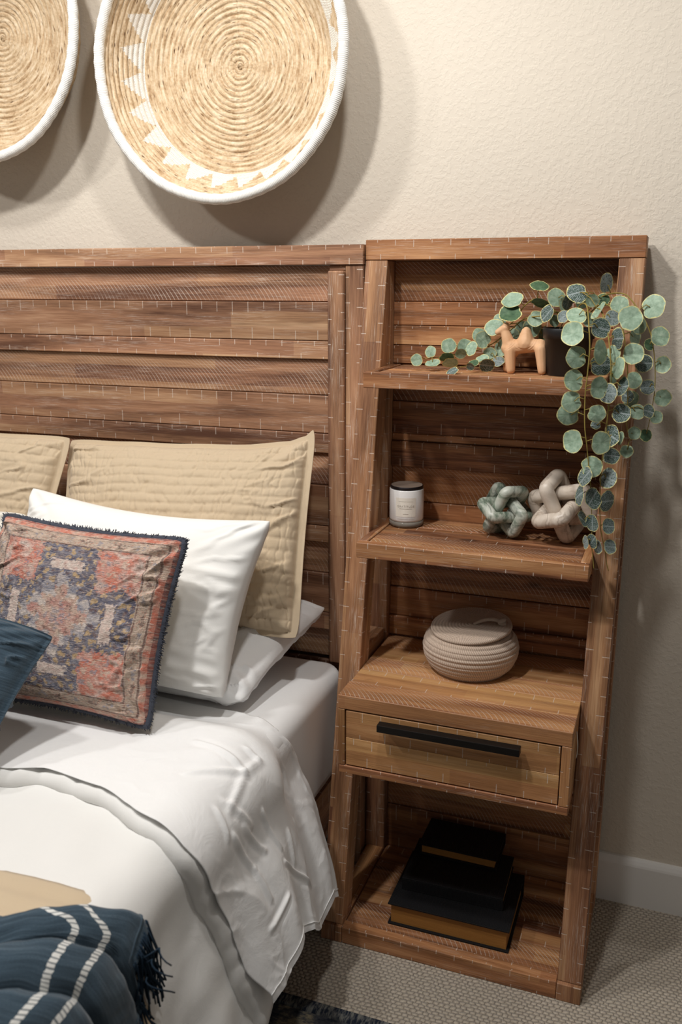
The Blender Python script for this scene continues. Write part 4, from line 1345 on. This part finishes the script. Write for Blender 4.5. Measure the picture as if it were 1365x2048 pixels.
# --- camel figurine: rounded bodies fused into one carved mesh
def camel():
    cx, cy, z = 0.3445, -0.110, S1T
    prims = []
    def cap(p, q, r0, r1, n=22):
        for i in range(n + 1):
            w = i / n
            prims.append((Vector(p).lerp(Vector(q), w), r0 + (r1 - r0) * w))
    # local: x right (tail end +x), z up ; total about 0.115 wide, 0.098 tall
    cap((-0.024, 0.0, 0.048), (0.034, 0.0, 0.053), 0.0160, 0.0125)          # trunk
    cap((-0.030, 0.0, 0.046), (-0.022, 0.0, 0.040), 0.0150, 0.0150)         # chest
    cap((-0.029, 0.0, 0.052), (-0.0385, 0.0, 0.080), 0.0135, 0.0085)        # neck
    cap((-0.038, 0.0, 0.0845), (-0.0525, 0.0, 0.0765), 0.0092, 0.0066)      # head
    prims.append((Vector((-0.037, 0.0, 0.0895)), 0.0072))
    cap((0.004, 0.0, 0.056), (0.004, 0.0, 0.079), 0.0185, 0.0095)           # hump
    for sy in (-1, 1):
        cap((-0.025, sy * 0.0080, 0.042), (-0.027 + 0.007 * -sy, sy * 0.0115, 0.0045), 0.0125, 0.0090)
        cap((0.036, sy * 0.0080, 0.046), (0.042 - 0.004 * (sy > 0), sy * 0.0115, 0.0045), 0.0120, 0.0085)
    cap((0.042, 0.0, 0.054), (0.0525, 0.0, 0.0525), 0.0080, 0.0058)         # tail stub
    bm = bmesh.new()
    for c, r in prims:
        bmesh.ops.create_icosphere(bm, subdivisions=2, radius=r, matrix=Matrix.Translation(c))
    me = bpy.data.meshes.new('camel_src'); bm.to_mesh(me); bm.free()
    tmp = bpy.data.objects.new('camel_src', me); COL.objects.link(tmp)
    rm = tmp.modifiers.new('r', 'REMESH'); rm.mode = 'VOXEL'; rm.voxel_size = 0.0013
    sm = tmp.modifiers.new('s', 'SMOOTH'); sm.factor = 0.5; sm.iterations = 12
    bpy.context.view_layer.update()
    dg = bpy.context.evaluated_depsgraph_get()
    em = bpy.data.meshes.new_from_object(tmp.evaluated_get(dg))
    bpy.data.objects.remove(tmp); bpy.data.meshes.remove(me)
    verts = []
    lo = min(v.co.z for v in em.vertices)
    for v in em.vertices:
        p = v.co.copy()
        # carved saddle and collar lines
        for (gx, gz, gr) in ((0.004, 0.066, 0.0205), (0.004, 0.066, 0.0245), (-0.043, 0.073, 0.0300), (-0.043, 0.073, 0.0335)):
            d = abs(math.hypot(p.x - gx, p.z - gz) - gr)
            if d < 0.0011 and p.z > 0.044: p += v.normal * (-0.0007 * (1 - d / 0.0011))
        p.z = max(p.z, lo + 0.0012) - (lo + 0.0012)
        p.y *= 1.15
        q = Matrix.Rotation(R(-4), 3, 'Z') @ p
        verts.append((cx + q.x, cy + q.y, z + q.z * 1.0))
    faces = [tuple(p.vertices) for p in em.polygons]
    bpy.data.meshes.remove(em)
    o = mk('camel_figurine', verts, faces, 'camel')
    tag(o, 'small carved tan camel figurine beside the potted plant on the top shelf', 'figurine')
camel()

# ------------------------------------------------------------------ trailing plant
PX, PY = 0.432, -0.118
plant = thing('trailing_plant', (PX, PY, S1T), 'trailing plant with round variegated leaves in a black pot on the top shelf', 'plant')
pot = lathe('pot', [(0.0, 0.0), (0.036, 0.0), (0.0375, 0.0015), (0.0455, 0.070), (0.0485, 0.0705), (0.0500, 0.089), (0.0492, 0.0905), (0.0470, 0.090), (0.0455, 0.078), (0.0, 0.077)], 'black_plastic', plant, (PX, PY, S1T), 64)
sv = []
lathe('soil', [(0.0455, 0.0795), (0.030, 0.083), (0.012, 0.085), (0.0, 0.085)], 'soil', pot, (PX, PY, S1T), 40)

# every leaf hangs at its own spot along its vine (metres)
def leaf_mesh(name, mat, cup):
    verts = [(0, 0, 0)]; uvs = [(0, 0)]; faces = []
    NA, NR = 26, 4
    for k in range(1, NR + 1):
        f = k / NR
        for j in range(NA):
            a = 2 * math.pi * j / NA
            rr = f * (1.0 - 0.17 * math.exp(-((a if a < math.pi else a - 2 * math.pi) / 0.30) ** 2) * f)   # notch at +x where the stalk sits
            rr *= 1 + 0.025 * math.sin(5 * a + cup * 10)
            x, y = rr * math.cos(a), rr * math.sin(a)
            zz = cup * (x * x * 0.5 + y * y) * 0.45 - 0.06 * math.exp(-(y / 0.12) ** 2) * f + 0.03 * math.sin(3 * a + cup * 7) * f
            verts.append((x, y, zz)); uvs.append((f * math.cos(a), f * math.sin(a)))
    for j in range(NA): faces.append((0, 1 + j, 1 + (j + 1) % NA))
    for k in range(NR - 1):
        for j in range(NA):
            a = 1 + k * NA + j; b = 1 + k * NA + (j + 1) % NA
            faces.append((a, a + NA, b + NA, b))
    me = bpy.data.meshes.new(name); me.from_pydata(verts, [], faces)
    l = me.uv_layers.new(name='UVMap')
    for lp in me.loops: l.data[lp.index].uv = uvs[lp.vertex_index]
    me.polygons.foreach_set('use_smooth', [True] * len(me.polygons))
    me.materials.append(M[mat])
    return me
LM = {k: [leaf_mesh('leaf_' + k, m, c) for c in (0.32, -0.22, 0.12)] for k, m in (('p', 'leaf_p'), ('s', 'leaf_s'), ('d', 'leaf_d'))}
VIEW = Vector((0.12, -0.97, 0.20)).normalized()
def vine(path, leaves, rad=0.0013):
    """path: stem points; leaves: (x, y, z, radius, foreshortening, long axis upright, kind, tilt of the long axis)"""
    P = [Vector(p) for p in path]
    # smooth the stem
    pts = []
    for i in range(len(P) - 1):
        p0 = P[max(i - 1, 0)]; p1 = P[i]; p2 = P[i + 1]; p3 = P[min(i + 2, len(P) - 1)]
        for q in range(6):
            t = q / 6
            pts.append(0.5 * ((2 * p1) + (p2 - p0) * t + (2 * p0 - 5 * p1 + 4 * p2 - p3) * t * t + (3 * p1 - p0 - 3 * p2 + p3) * t ** 3))
    pts.append(P[-1])
    n = len(pts)
    v, f = tube(pts, [rad * (1.15 - 0.55 * i / n) for i in range(n)], 6)
    rnd = random.Random(int(abs(path[0][0] * 7000 + path[-1][2] * 900)))
    stalk = []
    places = []
    for (lx, ly, lz, Rm, ratio, tall, kind, ang) in leaves:
        c = Vector((lx, ly, lz))
        # nearest stem point above
        best = min(pts, key=lambda p: (p - c).length + (0.5 * max(0, c.z - p.z)))
        places.append((c, Rm, ratio, tall, kind, ang, best))
        d = (best - c)
        mid = c + d * 0.5 + Vector((0, 0, 0.006 if d.length > 0.01 else 0.001))
        e = c + d.normalized() * min(Rm * 0.25, d.length)
        tube([best, best.lerp(mid, 0.6), mid, e.lerp(mid, 0.4), e], 0.0009, 5, False, v, f)
    o = mk('vine', v, f, 'stem', plant)
    for (c, Rm, ratio, tall, kind, ang, best) in places:
        toward = (best - c); toward = toward - VIEW * toward.dot(VIEW)
        if toward.length < 1e-4: toward = Vector((1, 0, 0.3))
        N = VIEW.copy()
        # tilt so the short direction is foreshortened
        upv = Vector((0, 0, 1)); rgt = N.cross(upv).normalized() * -1; upv = rgt.cross(N) * -1
        la = R(ang)
        longv = (upv * math.cos(la) + rgt * math.sin(la)).normalized() if tall else (rgt * math.cos(la) + upv * math.sin(la)).normalized()
        tilt = math.acos(ratio) * (1 if rnd.random() < 0.5 else -1)
        N = Quaternion(longv, tilt * 0.95) @ N
        N = (N + Vector((rnd.uniform(-.12, .12), 0, rnd.uniform(-.1, .12)))).normalized()
        X = toward - N * toward.dot(N)
        if X.length < 1e-4: X = longv.copy()
        X.normalize(); Yv = N.cross(X).normalized()
        me = rnd.choice(LM[kind])
        lf = bpy.data.objects.new('leaf', me); COL.objects.link(lf)
        lf.parent = o
        rot = Matrix((X, Yv, N)).transposed()
        lf.location = c - WORLD[o.name]
        lf.rotation_euler = rot.to_euler()
        lf.scale = (Rm, Rm, Rm)
        WORLD[lf.name] = c
    return o
vine([(0.4423, -0.13, 1.3388), (0.453, -0.16, 1.3656), (0.47, -0.205, 1.3669), (0.4808, -0.245, 1.3263), (0.4856, -0.262, 1.2925), (0.4848, -0.262, 1.2529), (0.4831, -0.262, 1.2127), (0.4857, -0.262, 1.1587), (0.4916, -0.262, 1.1224), (0.4979, -0.262, 1.0812), (0.5042, -0.262, 1.0396), (0.5098, -0.262, 0.9832), (0.513, -0.262, 0.9354), (0.5164, -0.262, 0.9115), (0.5198, -0.262, 0.8893)],
     [(0.4545, -0.215, 1.3493, 0.0187, 0.85, 0, 'p', 0), (0.4553, -0.262, 1.3197, 0.0219, 0.917, 1, 'p', 0), (0.464, -0.262, 1.2787, 0.0202, 0.909, 1, 'p', 10), (0.498, -0.225, 1.3283, 0.0194, 0.952, 1, 's', 0), (0.5054, -0.262, 1.2895, 0.0227, 0.48, 1, 'p', 8), (0.5048, -0.232, 1.2633, 0.0204, 0.955, 0, 's', 0), (0.4614, -0.262, 1.2378, 0.0203, 0.818, 1, 'p', 0), (0.505, -0.266, 1.2266, 0.0201, 0.727, 1, 'p', 10), (0.5212, -0.256, 1.2164, 0.0184, 0.75, 1, 's', 0), (0.4607, -0.266, 1.1997, 0.0195, 0.905, 1, 'p', 0), (0.4549, -0.256, 1.1745, 0.0206, 0.909, 0, 'p', 0), (0.5053, -0.262, 1.1796, 0.0166, 0.944, 0, 'p', 0), (0.4674, -0.262, 1.1274, 0.0216, 0.783, 1, 'p', 0), (0.5163, -0.268, 1.1286, 0.0213, 0.87, 1, 'p', 0), (0.5031, -0.262, 1.0825, 0.0197, 1.0, 0, 'p', 0), (0.4935, -0.27, 1.0657, 0.0197, 0.524, 1, 's', 8), (0.4836, -0.262, 1.0276, 0.02, 0.238, 1, 's', -4), (0.5085, -0.268, 1.0244, 0.0207, 0.682, 1, 's', -6), (0.4928, -0.262, 0.9826, 0.0162, 0.353, 1, 's', -18), (0.5114, -0.266, 0.9777, 0.0171, 0.611, 1, 's', -8), (0.5019, -0.262, 0.9391, 0.0134, 0.286, 1, 's', -6), (0.5138, -0.266, 0.9434, 0.0143, 0.6, 1, 's', -15), (0.5249, -0.262, 0.9328, 0.0134, 0.429, 1, 's', -12)])
vine([(0.4737, -0.12, 1.3388), (0.4902, -0.17, 1.3608), (0.5095, -0.215, 1.3254), (0.5214, -0.245, 1.2746), (0.5252, -0.245, 1.2215), (0.5233, -0.245, 1.1764), (0.5226, -0.245, 1.1491), (0.5197, -0.245, 1.1028), (0.5194, -0.245, 1.056), (0.5209, -0.245, 1.0088), (0.526, -0.245, 0.9612), (0.5359, -0.245, 0.9233), (0.5403, -0.245, 0.8993), (0.545, -0.245, 0.8831)],
     [(0.515, -0.19, 1.3448, 0.015, 0.938, 1, 's', 0), (0.5277, -0.225, 1.3104, 0.0202, 0.364, 1, 's', -8), (0.5209, -0.222, 1.2826, 0.0167, 0.778, 1, 'p', 0), (0.5344, -0.245, 1.261, 0.0201, 0.364, 1, 'p', 4), (0.5285, -0.239, 1.2425, 0.0129, 0.5, 1, 'p', 4), (0.5464, -0.249, 1.2282, 0.0183, 0.45, 1, 's', 5), (0.5463, -0.245, 1.1803, 0.0176, 0.947, 1, 's', 0), (0.5033, -0.241, 1.1557, 0.0094, 0.9, 0, 's', 0), (0.5321, -0.245, 1.1386, 0.0205, 0.727, 1, 's', -8), (0.5349, -0.249, 1.1027, 0.0159, 0.941, 0, 's', 0), (0.5488, -0.245, 1.135, 0.013, 0.286, 1, 'p', 6), (0.5324, -0.245, 1.0599, 0.0198, 0.762, 1, 's', 0), (0.5337, -0.245, 1.0165, 0.0209, 0.682, 1, 's', 4), (0.5389, -0.245, 0.9692, 0.0153, 0.812, 1, 's', -12), (0.5444, -0.245, 0.93, 0.0144, 0.8, 1, 's', -20), (0.5059, -0.241, 1.0665, 0.0086, 0.778, 1, 's', 0)])
vine([(0.4621, -0.1, 1.3455), (0.4901, -0.12, 1.3687), (0.521, -0.16, 1.3546), (0.5347, -0.195, 1.3293), (0.544, -0.215, 1.2907), (0.5508, -0.215, 1.2463), (0.5542, -0.215, 1.2013), (0.556, -0.215, 1.1556), (0.565, -0.215, 1.1284)],
     [(0.5247, -0.165, 1.3682, 0.017, 1.0, 0, 'p', 0), (0.5475, -0.215, 1.3461, 0.022, 1.0, 0, 'p', 0), (0.5629, -0.195, 1.3333, 0.0167, 0.667, 1, 'p', -12), (0.5577, -0.221, 1.2844, 0.0193, 1.0, 0, 'p', 0), (0.5761, -0.2, 1.2664, 0.0167, 0.944, 1, 's', 0), (0.5561, -0.18, 1.3111, 0.0169, 0.667, 1, 'p', 0), (0.563, -0.221, 1.2375, 0.0157, 0.941, 1, 'p', 0), (0.5531, -0.2, 1.205, 0.0123, 0.923, 1, 's', 0), (0.5724, -0.215, 1.1794, 0.015, 0.938, 0, 'p', 0), (0.5911, -0.211, 1.1816, 0.0131, 0.786, 1, 's', -10), (0.5702, -0.215, 1.1407, 0.0122, 1.0, 0, 'p', 0), (0.5597, -0.215, 1.1067, 0.0123, 0.923, 1, 'p', 0), (0.5583, -0.19, 1.1985, 0.0171, 0.778, 1, 'p', 0)])
vine([(0.4584, -0.11, 1.3458), (0.48, -0.115, 1.3759), (0.5046, -0.125, 1.3872), (0.5322, -0.135, 1.3857), (0.5519, -0.145, 1.3662), (0.5699, -0.15, 1.3414), (0.5824, -0.15, 1.3163), (0.59, -0.15, 1.2874), (0.5956, -0.15, 1.251), (0.5978, -0.15, 1.2141), (0.596, -0.15, 1.1813), (0.5925, -0.15, 1.1481), (0.5901, -0.15, 1.1328)],
     [(0.4955, -0.13, 1.4063, 0.0192, 0.6, 1, 's', 20), (0.5827, -0.15, 1.3657, 0.0226, 0.875, 1, 'p', 0), (0.5985, -0.15, 1.3112, 0.0189, 0.9, 1, 'p', 0), (0.6088, -0.15, 1.2606, 0.0162, 0.882, 1, 'p', 0), (0.5852, -0.154, 1.2187, 0.0144, 1.0, 0, 's', 0), (0.6131, -0.15, 1.1999, 0.0163, 0.941, 0, 'p', 0), (0.6046, -0.15, 1.1629, 0.0126, 1.0, 0, 'p', 0), (0.5896, -0.15, 1.128, 0.0127, 0.846, 1, 'd', 0), (0.5811, -0.14, 1.2957, 0.0115, 0.833, 1, 'd', 0)])
vine([(0.4307, -0.11, 1.3378), (0.4103, -0.105, 1.3516), (0.3772, -0.105, 1.3445), (0.3403, -0.085, 1.3376), (0.3098, -0.075, 1.313), (0.2744, -0.07, 1.286), (0.2398, -0.075, 1.2714), (0.2057, -0.085, 1.2651), (0.1726, -0.1, 1.2591), (0.1435, -0.11, 1.255)],
     [(0.3903, -0.125, 1.3492, 0.0179, 0.667, 1, 's', 6), (0.3635, -0.095, 1.3382, 0.0163, 1.0, 0, 'p', 0), (0.3542, -0.08, 1.321, 0.0206, 0.9, 1, 'p', 0), (0.3761, -0.075, 1.3044, 0.0206, 0.5, 1, 'd', 0), (0.3137, -0.06, 1.3034, 0.0147, 0.929, 1, 'p', 0), (0.2923, -0.07, 1.2774, 0.0189, 0.667, 1, 'p', 0), (0.2576, -0.085, 1.2946, 0.0178, 0.882, 1, 'p', 0), (0.2469, -0.065, 1.3023, 0.0159, 0.867, 1, 'p', 0), (0.2378, -0.1, 1.2781, 0.0157, 0.8, 1, 'p', 8), (0.2208, -0.085, 1.2807, 0.0159, 0.933, 1, 'p', 0), (0.2153, -0.095, 1.2671, 0.0127, 0.667, 0, 'p', 0), (0.1909, -0.1, 1.2819, 0.0158, 1.0, 0, 'p', 0), (0.1911, -0.115, 1.2588, 0.0158, 0.4, 0, 'd', 0), (0.2023, -0.13, 1.2493, 0.0167, 0.438, 0, 'p', 0), (0.1548, -0.11, 1.2696, 0.0127, 0.917, 1, 'p', 0), (0.1646, -0.125, 1.2487, 0.0158, 0.533, 0, 'p', 0), (0.1321, -0.13, 1.2542, 0.0127, 1.0, 0, 'p', 0)])
vine([(0.4201, -0.1, 1.3373), (0.395, -0.1, 1.358), (0.3643, -0.095, 1.3766), (0.339, -0.085, 1.3628), (0.3197, -0.08, 1.3351), (0.2937, -0.07, 1.3125), (0.277, -0.06, 1.3016)],
     [(0.367, -0.09, 1.4023, 0.0192, 0.579, 0, 'd', 0), (0.3148, -0.085, 1.3723, 0.0226, 0.682, 0, 'p', 20), (0.3155, -0.105, 1.3476, 0.0234, 0.826, 0, 'd', 10), (0.28, -0.085, 1.3209, 0.0198, 0.895, 0, 'p', 0), (0.2858, -0.06, 1.3339, 0.0136, 1.0, 0, 'p', 0), (0.3304, -0.055, 1.3174, 0.0157, 1.0, 0, 'p', 0), (0.3722, -0.1, 1.3692, 0.0191, 0.211, 0, 'd', -4), (0.3819, -0.055, 1.2566, 0.0104, 0.8, 1, 'p', 0)])
vine([(0.3872, -0.06, 1.3157), (0.3482, -0.055, 1.2848), (0.3102, -0.065, 1.2664), (0.2796, -0.09, 1.2574), (0.2514, -0.125, 1.2494), (0.2267, -0.15, 1.2437)],
     [(0.2711, -0.075, 1.2661, 0.0137, 1.0, 0, 'p', 0), (0.2938, -0.105, 1.255, 0.0145, 0.714, 0, 's', 10), (0.2788, -0.14, 1.2485, 0.0163, 0.625, 0, 's', 5), (0.2632, -0.11, 1.2585, 0.0135, 0.692, 0, 'p', 20), (0.2494, -0.13, 1.2517, 0.0114, 0.636, 0, 'd', 20), (0.2479, -0.15, 1.2464, 0.0092, 0.667, 0, 's', -10), (0.2176, -0.175, 1.2388, 0.0132, 0.615, 0, 's', 25)])
vine([(0.4322, -0.118, 1.3287), (0.4294, -0.125, 1.3571), (0.427, -0.13, 1.3758), (0.4403, -0.14, 1.3871), (0.4549, -0.15, 1.39)],
     [(0.4468, -0.15, 1.3891, 0.0212, 0.864, 0, 's', -30), (0.4042, -0.115, 1.3801, 0.0188, 0.895, 1, 'p', 0), (0.474, -0.15, 1.3756, 0.0134, 0.786, 0, 'p', 0), (0.4914, -0.12, 1.3761, 0.0126, 1.0, 0, 'd', 0), (0.49, -0.175, 1.3574, 0.0189, 0.3, 1, 'p', 35), (0.4196, -0.11, 1.366, 0.0159, 0.75, 1, 'p', 10), (0.4214, -0.13, 1.3441, 0.0128, 0.846, 1, 's', 10), (0.4551, -0.14, 1.3716, 0.0126, 0.923, 0, 'p', 0), (0.4011, -0.1, 1.3351, 0.0121, 0.75, 1, 'p', 0), (0.4302, -0.14, 1.3723, 0.0166, 0.588, 1, 's', 20), (0.4691, -0.12, 1.3388, 0.0138, 1.0, 0, 'p', 0)])
